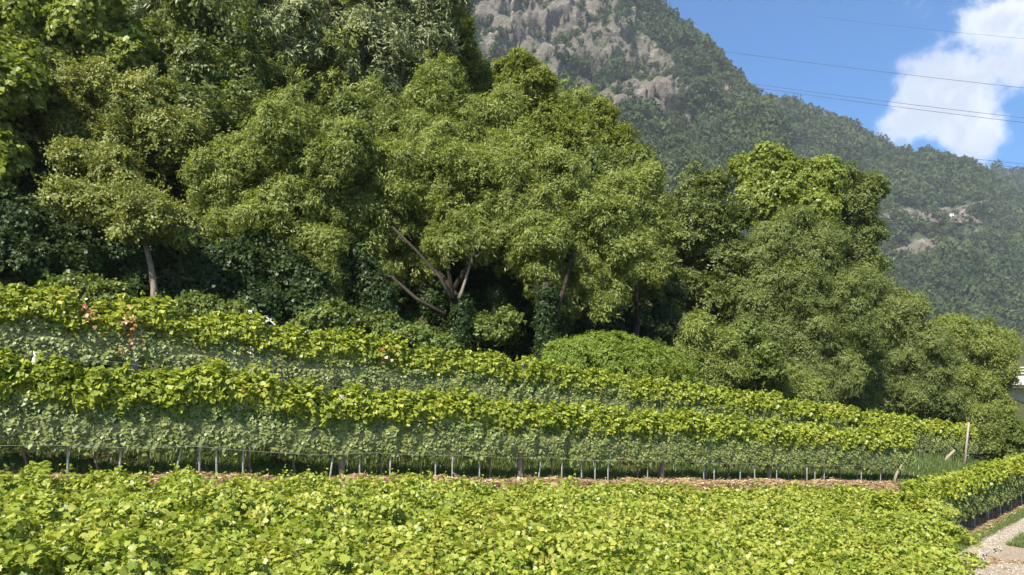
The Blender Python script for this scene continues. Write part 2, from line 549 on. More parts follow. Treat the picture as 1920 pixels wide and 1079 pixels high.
def spray_mesh(style, seed, mat, tmpl, n, size, spread, droop, flat):
    """a leafy bough end about 1 m across: domed, +Z points out of the crown"""
    r = np.random.default_rng(seed)
    nt = max(5, n // 16)                      # twigs, leaves set along each
    parts = []
    an = r.uniform(0, 2 * math.pi, nt)
    ln = spread * r.uniform(.55, 1.1, nt)
    elev = r.uniform(-.25, 1.1, nt) * flat
    dirs = norm(np.stack([np.cos(an), np.sin(an), elev], 1))
    P, N, T = [], [], []
    for i in range(nt):
        m = n // nt
        u = r.uniform(.15, 1.0, m)
        base = dirs[i] * ln[i] * u[:, None]
        base[:, 2] -= droop * u ** 2 * ln[i] + .15 * spread
        base += r.normal(0, .055 * spread + .02, (m, 3))
        side = r.normal(0, 1, (m, 3)) * .7 + dirs[i]
        side[:, 2] -= droop * 1.2 + .15
        nn = base * .6 + np.array([0, 0, .55]) * spread + r.normal(0, .25 * spread, (m, 3))
        P.append(base)
        N.append(nn)
        T.append(side)
    P, N, T = np.concatenate(P), np.concatenate(N), np.concatenate(T)
    V, F = leaves_geo(P, N, T, size * r.uniform(.65, 1.25, len(P)), tmpl)
    parts.append((V, F))
    return tri_mesh('leafy_spray', V, F, [mat])


STYLES = {   # template, leaves per spray, leaf size, spread, droop, flatness
    'maple':    (VINE_LO, 150, .135, .62, .35, .8),
    'olive':    (OVAL, 150, .11, .60, .15, .45),
    'chestnut': (NARROW, 190, .18, .62, .55, .8),
    'ash':      (NARROW, 230, .15, .62, .45, .9),
    'willow':   (NARROW, 260, .14, .66, .30, 1.3),
    'hornbeam': (OVAL, 170, .13, .64, .20, .5),
    'gold':     (OVAL, 190, .12, .58, .20, 1.0),
    'creeper':  (VINE_LO, 110, .085, .50, .10, .35),
    'mound':    (VINE_LO, 130, .070, .50, .05, .30),
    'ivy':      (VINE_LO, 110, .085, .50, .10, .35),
    'far':      (OVAL, 150, .15, .62, .20, .8),
}
SPRAY = {}
for i, (st_, (tm, n_, sz, sp_, dr, fl)) in enumerate(STYLES.items()):
    src = [unlinked('spray_' + st_, spray_mesh(st_, 100 + 10 * i + k, TREEMATS[st_], tm, n_, sz, sp_, dr, fl)) for k in range(4)]
    SPRAY[st_] = scatter_group('sprays_' + st_, src)


def lobe_points(c, rx, ry, rz, dens, r, thin=0.0):
    """spray positions and outward directions over the shell of one bough mass, broken into clumps"""
    area = 4 * math.pi * ((rx * ry) ** 1.6 / 3 + (rx * rz) ** 1.6 / 3 + (ry * rz) ** 1.6 / 3) ** (1 / 1.6)
    n = max(24, int(area * dens))
    D = norm(r.normal(0, 1, (int(n * 1.7), 3)))
    keep = r.uniform(0, 1, len(D)) < np.clip(.62 + .5 * (-D[:, 1]) + .32 * D[:, 2], .16, 1)   # fewer on the far, hidden side
    D = D[keep]
    # clumps: the shell is pushed in and out so that hollows and knuckles form
    off = r.uniform(-50, 50, 3)
    f = np.array([mnoise.noise(Vector(d * 2.3 + off)) for d in D])
    f2 = np.array([mnoise.noise(Vector(d * 5.5 + off)) for d in D])
    rad = .84 + .42 * f + .26 * f2 + r.uniform(-.12, .06, len(D))
    tip = r.uniform(0, 1, len(D)) < .10
    if thin < -1:
        rad, tip = .95 + .12 * f + .05 * f2, tip & False
    rad = rad + tip * r.uniform(.08, .34, len(D)) * np.clip(.5 + D[:, 2], 0, 1)
    hole = f2 + .6 * f < -.36 - .12 * (1 - thin) + thin * .35
    D, rad = D[~hole], rad[~hole]
    P = np.array(c) + D * np.array([rx, ry, rz]) * rad[:, None]
    if thin > -1:
        P = P + r.normal(0, 1, P.shape) * np.array([.17, .12, .20]) * min(rx, 2.5)
    N = norm(D / np.array([rx, ry, rz]) * min(rx, rz))
    # a few inside
    k = len(D) // 6
    Pi = np.array(c) + norm(r.normal(0, 1, (k, 3))) * np.array([rx, ry, rz]) * r.uniform(.2, .7, (k, 1))
    Ni = norm(r.normal(0, 1, (k, 3)) + np.array([0, -.3, .5]))
    return np.concatenate([P, Pi]), np.concatenate([N, Ni])


tree_count = [0]


def tree(name, label, cat, base, lobes, style, spray=1.0, dens=2.0, trunk_r=.22, bark='bark', group=None, fork=.35,
         thin=0.0, flat=1.0, trunkpts=None, extra_style=None, limb_r=.36, parent_name='trunk'):
    """lobes: list of (centre Vector, rx, ry, rz). One object per trunk, per limb and one crown."""
    tree_count[0] += 1
    r = np.random.default_rng(900 + tree_count[0] * 13)
    rt = random.Random(tree_count[0] * 7)
    t = thing(name, label, cat, base, 0, group)
    b = Vector(base)
    cen = sum((l[0] for l in lobes), Vector()) / len(lobes)
    # trunk
    top = Vector((cen.x, cen.y, cen.z))
    forkp = b.lerp(top, fork)
    if trunkpts:
        tp = [Vector(p) - b for p in trunkpts]
        tr = [trunk_r * (1.0 - .45 * i / (len(tp) - 1)) for i in range(len(tp))]
        forkp = Vector(trunkpts[-1])
        tr[0] *= 1.35
    else:
        mid = b.lerp(forkp, .5) + Vector((rt.uniform(-.25, .25), rt.uniform(-.2, .2), 0))
        tp = [b - b + Vector((0, 0, -.3)), Vector((0, 0, .25)), mid - b, forkp - b]
        tr = [trunk_r * 1.45, trunk_r * 1.1, trunk_r * .9, trunk_r * .75]
    MB().tube(tp, tr, 9, wob=.08).build('trunk', M[bark], t)
    # limbs to each bough mass, with side branches
    nodes = [forkp - b]
    for (c, rx, ry, rz) in sorted(lobes, key=lambda q: (q[0] - forkp).length):
        if rx < .9 and len(lobes) > 12:
            continue
        mb = MB()
        p1 = c - b
        p0 = min(nodes, key=lambda q: (q - p1).length + .35 * (q - (forkp - b)).length)
        m1 = p0.lerp(p1, .35) + Vector((rt.uniform(-.3, .3), rt.uniform(-.3, .3), .12 * (p1 - p0).length))
        m2 = p0.lerp(p1, .7) + Vector((rt.uniform(-.3, .3), rt.uniform(-.3, .3), .08 * (p1 - p0).length))
        r0 = trunk_r * limb_r * (1.35 if p0 == nodes[0] else .8)
        nodes += [m1, m2]
        mb.tube([p0, m1, m2, p1], [r0, r0 * .75, r0 * .5, r0 * .3], 6, wob=.1)
        for k in range(7):
            dv = Vector(norm(r.normal(0, 1, (1, 3)))[0])
            e = p1 + Vector((dv.x * rx, dv.y * ry, abs(dv.z) * rz * .8 if k % 3 else dv.z * rz)) * .85
            s0 = m2.lerp(p1, rt.uniform(0, 1))
            q = s0.lerp(e, .5) + Vector((0, 0, rt.uniform(.05, .3)))
            mb.tube([s0, q, e], [r0 * .28, r0 * .18, r0 * .07], 4, caps=False)
        mb.build('limb', M[bark], t)
    Ps, Ns = [], []
    for (c, rx, ry, rz) in lobes:
        P, N = lobe_points(tuple(c - b), rx, ry, rz, dens / spray ** 2, r, thin)
        Ps.append(P)
        Ns.append(N)
    P, N = np.concatenate(Ps), np.concatenate(Ns)
    N = norm(N + np.array([0, -.05, .35]) + r.normal(0, .36, N.shape))
    rot = euler_from_z(N, r.uniform(0, 6.28, len(P)))
    sc = spray * r.uniform(.6, 1.3, len(P))
    o = scatter('crown', P, rot, np.stack([sc, sc, sc * flat], 1), r.integers(0, 4, len(P)), SPRAY[style], t)
    o['kind'] = 'stuff'
    return t


LR = random.Random(12)


def L(d, items, dj=0.0, squash=.92, deep=.9):
    """bough masses from measured centres: (px, py, radius in px[, depth offset])"""
    out = []
    for it in items:
        px, py, rp = it[:3]
        dd = d + (it[3] if len(it) > 3 else 0)
        c = at(px, py, dd)
        rr = rp / FPX * dd
        out.append((c, rr * .88, rr * deep * .88, rr * squash * .88))
        for _ in range(3):        # smaller boughs that break the outline of the main one
            dv = Vector((LR.uniform(-1, 1), LR.uniform(-1, .5), LR.uniform(-.7, 1))).normalized()
            q = rr * LR.uniform(.32, .52)
            out.append((c + Vector((dv.x, dv.y * deep, dv.z * squash)) * rr * .76, q, q * deep, q * squash * LR.uniform(.7, 1.1)))
    main = out[::4]
    for i, a in enumerate(main):      # boughs that bridge neighbouring masses, so that the crown reads as one
        b_ = min((q for j, q in enumerate(main) if j != i), key=lambda q: (q[0] - a[0]).length, default=None)
        if b_ is not None and len(main) > 3:
            q = .62 * min(a[1], b_[1])
            out.append((a[0].lerp(b_[0], LR.uniform(.4, .6)) + Vector((0, -.25 * q, LR.uniform(-.1, .3) * q)), q * 1.15, q, q))
    return out


def base_at(px, d):
    x = (px - 960) / FPX * d
    return (x, d, g(x, d))


# ------------------------------------------------------------------ terrain
def build_ground():
    ss = np.concatenate([np.linspace(-1300, -60, 14), np.linspace(-50, -10, 24), np.linspace(-9.5, 60, 230), np.linspace(62, 140, 36), np.linspace(160, 1900, 14)])
    tt = np.concatenate([np.linspace(-900, -30, 12), np.linspace(-25, 0, 20), np.linspace(.4, 26, 150), np.linspace(26.6, 90, 60), np.linspace(100, 1500, 12)])
    S, T = np.meshgrid(ss, tt, indexing='ij')
    X, Y = xy(S, T)
    Z = gz(X, Y)
    ns, nt = S.shape
    V = np.stack([X, Y, Z], -1).reshape(-1, 3)
    i, j = np.meshgrid(np.arange(ns - 1), np.arange(nt - 1), indexing='ij')
    q = np.stack([i * nt + j, (i + 1) * nt + j, (i + 1) * nt + j + 1, i * nt + j + 1], -1).reshape(-1, 4)
    o = link('ground', tri_mesh('ground', V, q, [M['ground']], smooth=True))
    tag(o, kind='structure')


build_ground()


def fbm(x, y, z, sc, oct_=5, ridge=False):
    v, a, f = 0.0, 1.0, sc
    for _ in range(oct_):
        k = mnoise.noise(Vector((x * f, y * f, z * f)))
        v += a * ((1 - 2 * abs(k)) * .5 if ridge else k)
        a *= .52
        f *= 2.05
    return v


def rockfield1(px, py):
    """where the bare rock of the near mountain lies, in the photograph's own angles"""
    v = 0.0
    for cx, cy, rx, ry, a in ((985, 70, 130, 85, .95), (1070, 50, 90, 70, .9), (915, 50, 50, 45, 1.0), (1000, 150, 70, 55, .7), (1080, 175, 60, 40, .55), (1200, 195, 85, 42, 1.0),
                              (1240, 160, 35, 40, .9), (1115, 110, 60, 60, .6), (1180, 110, 60, 40, .6), (1270, 230, 40, 26, .6), (1140, 205, 40, 40, .6), (1225, 130, 40, 40, .55), (1345, 185, 10, 18, .9), (1060, -60, 160, 80, 1.0), (1175, 70, 50, 45, .45),
                              (870, -40, 70, 60, .9), (1090, 230, 50, 30, .45)):
        d = ((px - cx) / rx) ** 2 + ((py - cy) / ry) ** 2
        v = max(v, a * (1.25 - d) if d < 1.25 else 0)
    v *= .62 + 1.1 * max(-.5, min(.6, mnoise.noise(Vector((px * .022, py * .03, 2))) + .6 * mnoise.noise(Vector((px * .06, py * .08, 4))))) + .35
    return max(0, min(v, 1.0))


def rockfield2(px, py):
    v = 0.0
    for cx, cy, rx, ry, a in ((1750, 402, 110, 9, 1.3), (1670, 408, 30, 9, 1.2), (1705, 482, 46, 24, .95), (1700, 425, 50, 12, .7), (1770, 450, 20, 14, .6), (1790, 440, 90, 18, .35),
                              (1740, 520, 30, 16, .5), (1810, 520, 24, 14, .35)):
        d = ((px - cx) / rx) ** 2 + ((py - cy) / ry) ** 2
        v = max(v, a * (1.25 - d) if d < 1.25 else 0)
    return min(v, 1.0)


SURF = {}


def surf_at(name, px, py):
    V = SURF[name].reshape(-1, 3)
    ok = V[:, 1] > 1
    u = 960 + V[:, 0] / V[:, 1] * FPX
    v = HORIZON - (V[:, 2] - EYE) / V[:, 1] * FPX
    d = np.where(ok, (u - px) ** 2 + (v - py) ** 2, 1e9)
    near = np.argsort(d)[:6]
    return V[near[np.argmin(V[near, 1])]]


def mountain(name, label, ridge, foot_y, d_foot, d_ridge, u0, u1, nu, nv, amp, rockf, seed, gully, tree_step, tree_h, bench=None):
    rp = np.array(ridge, float)
    us = np.linspace(u0, u1, nu)
    ry = np.interp(us, rp[:, 0], rp[:, 1])
    rd = np.interp(us, rp[:, 0], rp[:, 2])
    vs = np.concatenate([np.linspace(0, 1, nv), np.array([1.03, 1.08, 1.2, 1.5])])
    V = np.zeros((nu, len(vs), 3))
    rock = np.zeros((nu, len(vs)))
    for i, u in enumerate(us):
        dr = rd[i]
        df = d_foot * (dr / d_ridge) if d_ridge else d_foot
        zr = (HORIZON - ry[i]) / FPX * dr
        zf = (HORIZON - foot_y) / FPX * df
        for j, v in enumerate(vs):
            if v <= 1:
                d = df + (dr - df) * v
                prof = v ** 1.06
                z = zf + (zr - zf) * prof
            else:
                d = dr + (v - 1) * 1100
                z = zr - (v - 1) * 700
            x = (u - 960) / FPX * d
            py = HORIZON - z / d * FPX
            k = rockf(u, py)
            rock[i, j] = k
            fade = min(1, v * 4) * (1.0 if v < .93 else max(.35, 1 - (v - .93) * 9))
            n1 = fbm(x, d, z * .6, gully, 5, True) - .25
            n2 = fbm(x + seed, d, z, .03, 4)
            disp = amp * (n1 * 1.0 + n2 * .30) * fade
            if k > .15:      # crags: ledges and ribs
                q = fbm(x * .8 + z * .35 + seed, d, z * 1.8, .045, 4, True)
                disp += k * amp * .26 * q * fade
                st_ = (z * .060 + x * .03 + n2 * 1.6) % 1.0
                disp += k * amp * .26 * (st_ - .5)
            d2 = d - disp
            x2 = (u - 960) / FPX * d + disp * .25
            V[i, j] = (x2, d2, EYE + z + disp * .35)
    SURF[name] = V
    nvv = len(vs)
    i, j = np.meshgrid(np.arange(nu - 1), np.arange(nvv - 1), indexing='ij')
    q = np.stack([i * nvv + j, (i + 1) * nvv + j, (i + 1) * nvv + j + 1, i * nvv + j + 1], -1).reshape(-1, 4)
    me = tri_mesh(name, V.reshape(-1, 3), q, [M['mountain']], smooth=True)
    a = me.attributes.new('rock', 'FLOAT', 'POINT')
    a.data.foreach_set('value', rock.ravel().astype(np.float32))
    o = link(name, me)
    tag(o, label, kind='structure')
    # woods on it: positions on the surface, thin where rock shows
    r = np.random.default_rng(seed)
    pts = []
    cols = (u1 - u0)
    n = int(tree_step)
    fi = r.uniform(0, nu - 1.001, n)
    fj = r.uniform(0, nv - 1.001, n)
    # more candidates high up where the surface is larger
    ii, jj = fi.astype(int), fj.astype(int)
    a_, b_ = (fi - ii)[:, None], (fj - jj)[:, None]
    P = (V[ii, jj] * (1 - a_) * (1 - b_) + V[ii + 1, jj] * a_ * (1 - b_) + V[ii, jj + 1] * (1 - a_) * b_ + V[ii + 1, jj + 1] * a_ * b_)
    rk = rock[ii, jj]
    wob = np.array([mnoise.noise(Vector(p) * .035) for p in P])
    keep = r.uniform(0, 1, n) > np.clip((rk + wob * .75) * 1.75 - .22, 0, .93)
    P, rk = P[keep], rk[keep]
    cl = np.array([mnoise.noise(Vector(p) * .012 + Vector((9, 3, 1))) for p in P])
    s = tree_h * r.uniform(.6, 1.3, len(P)) * np.where(rk > .25, .45, 1) * (1 + .45 * cl)
    rot = np.stack([r.normal(0, .1, len(P)), r.normal(0, .1, len(P)), r.uniform(0, 6.28, len(P))], 1)
    P[:, 2] -= .1 * s
    w_ = scatter('wood', P, rot, np.stack([s * r.uniform(.85, 1.15, len(P)), s, s * r.uniform(.85, 1.35, len(P))], 1), r.integers(0, 5, len(P)), FARWOOD)
    return w_


def far_tree_mesh(seed, mat):
    r = np.random.default_rng(seed)
    P, N = [], []
    nl = 7
    for k in range(nl):
        c = np.array([r.normal(0, .26), r.normal(0, .26), r.uniform(.25, .85)])
        rr = r.uniform(.22, .36)
        D = norm(r.normal(0, 1, (30, 3)))
        P.append(c + D * rr)
        N.append(D + r.normal(0, .45, D.shape))
    P, N = np.concatenate(P), np.concatenate(N)
    T = r.normal(0, 1, P.shape)
    V, F = leaves_geo(P, N, T, r.uniform(.16, .30, len(P)), (OVAL[0] * np.array([1.5, 1, 1]), OVAL[1]))
    return tri_mesh('far_tree', V, F, [mat])


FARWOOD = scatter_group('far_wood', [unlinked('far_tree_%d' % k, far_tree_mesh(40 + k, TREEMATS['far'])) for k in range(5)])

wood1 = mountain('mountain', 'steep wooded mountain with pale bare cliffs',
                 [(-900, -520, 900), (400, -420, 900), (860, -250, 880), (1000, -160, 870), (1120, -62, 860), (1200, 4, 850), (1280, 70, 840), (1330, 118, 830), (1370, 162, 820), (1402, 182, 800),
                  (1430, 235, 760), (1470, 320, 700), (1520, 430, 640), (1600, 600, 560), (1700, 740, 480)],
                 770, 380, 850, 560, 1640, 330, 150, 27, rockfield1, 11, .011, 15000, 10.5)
tag(wood1, 'dark broadleaf wood covering the cliff mountain', None, None, 'stuff')
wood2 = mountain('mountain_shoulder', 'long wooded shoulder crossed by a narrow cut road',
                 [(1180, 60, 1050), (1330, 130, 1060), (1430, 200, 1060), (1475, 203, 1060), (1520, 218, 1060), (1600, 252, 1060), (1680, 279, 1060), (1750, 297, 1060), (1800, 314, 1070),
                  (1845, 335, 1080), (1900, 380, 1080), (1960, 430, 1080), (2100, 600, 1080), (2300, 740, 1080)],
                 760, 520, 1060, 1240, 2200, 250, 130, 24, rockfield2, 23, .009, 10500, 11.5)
tag(wood2, 'blue green wood on the mountain shoulder above and below the road', None, None, 'stuff')
def road_cut():
    """ledge of the mountain road: broken rock face above, rubble edge below"""
    r = np.random.default_rng(88)
    xs = np.linspace(1640, 1862, 75)
    prof = [(-3.0, -9.0), (0.0, -4.0), (1.5, -3.5), (5.0, -3.0), (5.6, 0.0), (6.5, 3.5), (9.5, 7.0), (14, 8.5)]
    V = []
    for u in xs:
        p = surf_at('mountain_shoulder', u, 404 + 5 * math.sin(u * .03))
        dist = p[1] - 5
        x0 = (u - 960) / FPX * dist
        z0 = EYE + (HORIZON - 404 - 2.5 * math.sin(u * .025)) / FPX * dist
        q = 1 + .5 * mnoise.noise(Vector((u * .05, 2, 2)))
        for k, (dy, dz) in enumerate(prof):
            V.append((x0 + r.normal(0, .8), dist + dy + r.normal(0, 1.0 if k != 2 else .1) - 4, z0 + dz * q * (.75 if k > 3 else 1) + r.normal(0, .7 if k not in (1, 2, 3) else .1)))
    m = len(prof)
    i, j = np.meshgrid(np.arange(len(xs) - 1), np.arange(m - 1), indexing='ij')
    qd = np.stack([i * m + j, (i + 1) * m + j, (i + 1) * m + j + 1, i * m + j + 1], -1).reshape(-1, 4)
    me = tri_mesh('mountain_road', np.array(V), qd, [M['mountain']], smooth=False)
    a = me.attributes.new('rock', 'FLOAT', 'POINT')
    a.data.foreach_set('value', r.uniform(.45, 1.1, len(V)).astype(np.float32))
    tag(link('mountain_road', me), 'narrow road ledge cut into the rock of the mountain shoulder', kind='structure')


road_cut()
wood3 = mountain('far_ridge', 'farthest wooded ridge beyond the shoulder',
                 [(1600, 420, 1500), (1780, 350, 1500), (1850, 325, 1500), (1885, 324, 1500), (1920, 326, 1500), (2000, 330, 1500), (2200, 380, 1500), (2600, 480, 1500), (3400, 600, 1500)],
                 755, 900, 1500, 1560, 2700, 130, 60, 30, lambda a, b: 0.0, 37, .007, 5200, 15)
tag(wood3, 'dark wood on the farthest ridge', None, None, 'stuff')

# ------------------------------------------------------------------ valley track, mulch strip
def ribbon(name, pts_l, pts_r, mat, lift, nacross=6, sub=1.0, kind='structure', label=None):
    """sheet laid over the ground between two polylines"""
    def dens_(pl):
        out = []
        for a, b in zip(pl[:-1], pl[1:]):
            k = max(2, int(math.hypot(b[0] - a[0], b[1] - a[1]) / sub))
            for q in range(k):
                out.append((a[0] + (b[0] - a[0]) * q / k, a[1] + (b[1] - a[1]) * q / k))
        out.append(pl[-1])
        return np.array(out)
    A, B = dens_(pts_l), dens_(pts_r)
    n = min(len(A), len(B))
    A = A[np.linspace(0, len(A) - 1, n).astype(int)]
    B = B[np.linspace(0, len(B) - 1, n).astype(int)]
    rr = np.random.default_rng(len(name))
    V = []
    for i in range(n):
        for j in range(nacross + 1):
            k = j / nacross
            p = A[i] * (1 - k) + B[i] * k
            if j in (0, nacross):
                p = p + rr.normal(0, .10, 2)
            V.append((p[0], p[1], 0))
    V = np.array(V)
    V[:, 2] = gz(V[:, 0], V[:, 1]) + lift
    m = nacross + 1
    i, j = np.meshgrid(np.arange(n - 1), np.arange(nacross), indexing='ij')
    q = np.stack([i * m + j, i * m + j + 1, (i + 1) * m + j + 1, (i + 1) * m + j], -1).reshape(-1, 4)
    o = link(name, tri_mesh(name, V, q, [mat], smooth=True))
    tag(o, label, kind=kind)
    return o


def pu(k, perp):
    """point k metres along the track direction, at sideways offset perp"""
    # along (.7,.714), across (.714,-.7)
    return (.70 * k + .714 * perp, .714 * k - .70 * perp)


def seg(perp, k0, k1, n=24):
    return [pu(k0 + (k1 - k0) * i / n, perp) for i in range(n + 1)]


ribbon('track', seg(-6.35, 8, 110, 60), seg(-5.6, 8, 110, 60), M['gravel'], .012, 6, .5)
ribbon('track_wheel_lane', seg(-4.75, 27.5, 110, 60), seg(-4.0, 27.5, 110, 60), M['gravel'], .012, 6, .5)
ribbon('track_apron', seg(-5.45, 6, 29.0, 20), seg(1.5, 6, 27.0, 20), M['gravel'], .017, 24, .4)
ribbon('mulch_strip', [xy(s, 16.15) for s in np.linspace(-9, 30.6, 60)], [xy(s, 17.45) for s in np.linspace(-9, 30.6, 60)], M['straw'], .02, 8, .4)
ribbon('upper_lane', [xy(s, 20.95) for s in np.linspace(-12, 14, 40)], [xy(s, 22.6) for s in np.linspace(-12, 14, 40)], M['gravel'], .02, 8, .5)
ribbon('mulch_by_track', seg(-7.35, 22, 70, 40), seg(-6.62, 22, 70, 40), M['straw'], .014, 6, .5)

# ------------------------------------------------------------------ low plants as masses
def blade_mesh(seed, mat, n, h, lean, wid, flat=False):
    r = np.random.default_rng(seed)
    V, T = [], []
    for k in range(n):
        a = r.uniform(0, 6.28)
        p = r.normal(0, .10, 2)
        hh = h * r.uniform(.5, 1.2)
        dx, dy = math.cos(a), math.sin(a)
        ln = lean * r.uniform(.3, 1.2) * hh
        wx, wy = -dy * wid, dx * wid
        b = len(V)
        if flat:
            z0 = r.uniform(0, .05)
            V += [(p[0] - dx * hh / 2 + wx, p[1] - dy * hh / 2 + wy, z0), (p[0] - dx * hh / 2 - wx, p[1] - dy * hh / 2 - wy, z0),
                  (p[0] + dx * hh / 2 - wx, p[1] + dy * hh / 2 - wy, z0 + r.uniform(0, .04)), (p[0] + dx * hh / 2 + wx, p[1] + dy * hh / 2 + wy, z0 + r.uniform(0, .04))]
            T += [(b, b + 1, b + 2), (b, b + 2, b + 3)]
        else:
            V += [(p[0] + wx, p[1] + wy, 0), (p[0] - wx, p[1] - wy, 0), (p[0] + dx * ln * .35 - wx * .7, p[1] + dy * ln * .35 - wy * .7, hh * .6),
                  (p[0] + dx * ln * .35 + wx * .7, p[1] + dy * ln * .35 + wy * .7, hh * .6), (p[0] + dx * ln, p[1] + dy * ln, hh)]
            T += [(b, b + 1, b + 2), (b, b + 2, b + 3), (b + 3, b + 2, b + 4)]
    return tri_mesh('tuft', np.array(V), np.array(T), [mat])


GRASS = scatter_group('grass_tufts', [unlinked('tuft_%d' % k, blade_mesh(200 + k, M['grass'], 34, .22, .6, .006)) for k in range(4)])
STRAW = scatter_group('straw_wisps', [unlinked('wisp_%d' % k, blade_mesh(210 + k, M['straw_blade'], 70, .17, .5, .003, True)) for k in range(4)])


def stone_mesh(seed, mat):
    r = np.random.default_rng(seed)
    V = norm(np.array([(-1, -1, -1), (1, -1, -1), (1, 1, -1), (-1, 1, -1), (-1, -1, 1), (1, -1, 1), (1, 1, 1), (-1, 1, 1)], float)) * r.uniform(.7, 1.2, (8, 1)) * np.array([1, .8, .55])
    Q = np.array([(0, 3, 2, 1), (4, 5, 6, 7), (0, 1, 5, 4), (1, 2, 6, 5), (2, 3, 7, 6), (3, 0, 4, 7)])
    return tri_mesh('stone', V, Q, [mat])


STONES = scatter_group('track_stones', [unlinked('stone_%d' % k, stone_mesh(220 + k, M['pebble'])) for k in range(4)])


def cover(name, label, ng, XY, smin, smax, seed, lift=0.0, k=4, tilt=.15):
    r = np.random.default_rng(seed)
    X, Y = XY[:, 0], XY[:, 1]
    P = np.stack([X, Y, gz(X, Y) + lift], 1)
    n = len(P)
    s = r.uniform(smin, smax, n)
    rot = np.stack([r.normal(0, tilt, n), r.normal(0, tilt, n), r.uniform(0, 6.28, n)], 1)
    o = scatter(name, P, rot, np.stack([s, s, s], 1), r.integers(0, k, n), ng)
    tag(o, label, kind='stuff')
    return o


def rand_st(n, s0, s1, t0, t1, seed):
    r = np.random.default_rng(seed)
    s, t = r.uniform(s0, s1, n), r.uniform(t0, t1, n)
    x, y = xy(s, t)
    return np.stack([x, y], 1)


def rand_pu(n, k0, k1, p0, p1, seed):
    r = np.random.default_rng(seed)
    k, p = r.uniform(k0, k1, n), r.uniform(p0, p1, n)
    return np.stack([.70 * k + .714 * p, .714 * k - .70 * p], 1)


def inside(XY, f):
    return XY[f(XY[:, 0], XY[:, 1])]


def perp_of(x, y):
    return .714 * x - .70 * y


cover('mulch', 'dry straw mulch along the foot of the lower netted vine row', STRAW, rand_st(2600, -8, 30.6, 15.9, 17.5, 31), .6, 1.3, 1, .02)
cover('mulch', 'dry straw mulch strewn under the vines beside the track', STRAW, rand_pu(900, 22, 70, -7.4, -6.6, 32), .6, 1.2, 2, .02)
cover('mulch', 'dry straw lying over the bend of the gravel track', STRAW, rand_pu(130, 14, 27, -6.2, -1.5, 33), .5, 1.1, 3, .02)
cover('grass', 'dark rank grass on the bank between the two netted vine rows', GRASS, rand_st(6500, -9, 42, 17.35, 19.9, 34), .7, 1.5, 4)
cover('grass', 'sunlit rough grass at the end of the netted vine rows', GRASS, inside(rand_st(7000, 29, 62, 14.5, 26, 35), lambda x, y: perp_of(x, y) < -8.2), .8, 1.7, 5)
cover('grass', 'short green grass on the verge between vines and track', GRASS, rand_pu(2600, 18, 75, -6.75, -6.3, 36), .35, .8, 6)
cover('grass', 'green grass growing along the crown of the gravel track', GRASS, rand_pu(4200, 29.0, 75, -5.45, -4.7, 37), .4, .85, 7)
cover('grass', 'grass beyond the outer wheel lane of the track', GRASS, rand_pu(5200, 29, 75, -4.1, 3, 38), .4, .9, 8)
cover('gravel', 'loose stones on the gravel track', STONES, rand_pu(6000, 12, 60, -6.3, -5.4, 39), .012, .045, 9, .01, tilt=.5)
cover('gravel', 'loose pale stones on the widened part of the track', STONES, rand_pu(8000, 12, 26, -5.9, 0, 40), .012, .045, 10, .02, tilt=.5)
cover('grass', 'dry grass edge in front of the woodland', GRASS, rand_st(3500, -12, 44, 20.3, 23.5, 41), .7, 1.5, 11)

# ivy and brambles over the woodland floor and slope, shade put into their leaf colour
r_ = np.random.default_rng(51)
XYu = np.concatenate([rand_st(2600, -18, 50, 23.2, 30, 52), rand_st(2600, -25, 60, 30, 50, 53)])
Pu = np.stack([XYu[:, 0], XYu[:, 1], gz(XYu[:, 0], XYu[:, 1]) + .15], 1)
un = len(Pu)
su = r_.uniform(.7, 1.4, un)
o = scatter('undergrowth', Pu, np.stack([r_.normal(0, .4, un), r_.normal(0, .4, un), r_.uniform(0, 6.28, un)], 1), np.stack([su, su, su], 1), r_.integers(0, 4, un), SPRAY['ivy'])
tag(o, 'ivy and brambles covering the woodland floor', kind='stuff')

# ------------------------------------------------------------------ grapevines
RNG = random.Random(3)


def vine_leaf_batch(r, P, N, smin, smax, tmpl, hang=.9):
    T = r.normal(0, .55, P.shape) + np.array([0, 0, -hang]) + N * .45
    s = r.uniform(smin, smax, len(P))
    return leaves_geo(P, N, T, s, tmpl)


def shoots(r, n, x0, x1, y0, y1, z0, h, tmpl, size, k=7):
    """young shoots that stick out of the top, small leaves along each"""
    P, N, sz = [], [], []
    for _ in range(n):
        b = np.array([r.uniform(x0, x1), r.uniform(y0, y1), z0])
        d = np.array([r.normal(0, .45), r.normal(0, .45) - .1, 1.0])
        l = h * r.uniform(.4, 1.1)
        for q in range(k):
            u = (q + 1) / k
            P.append(b + d * l * u + np.array([0, 0, -.25 * l * u * u]) + r.normal(0, .025, 3))
            N.append(r.normal(0, .7, 3) + np.array([0, -.3, .6]))
            sz.append(size * (1.15 - .65 * u))
    P, N, sz = np.array(P), np.array(N), np.array(sz)
    return leaves_geo(P, N, r.normal(0, 1, P.shape), sz, tmpl)


def noise_sel(r, n, fx):
    out = []
    while len(out) < n:
        p = fx()
        out.append(p)
    return np.array(out)


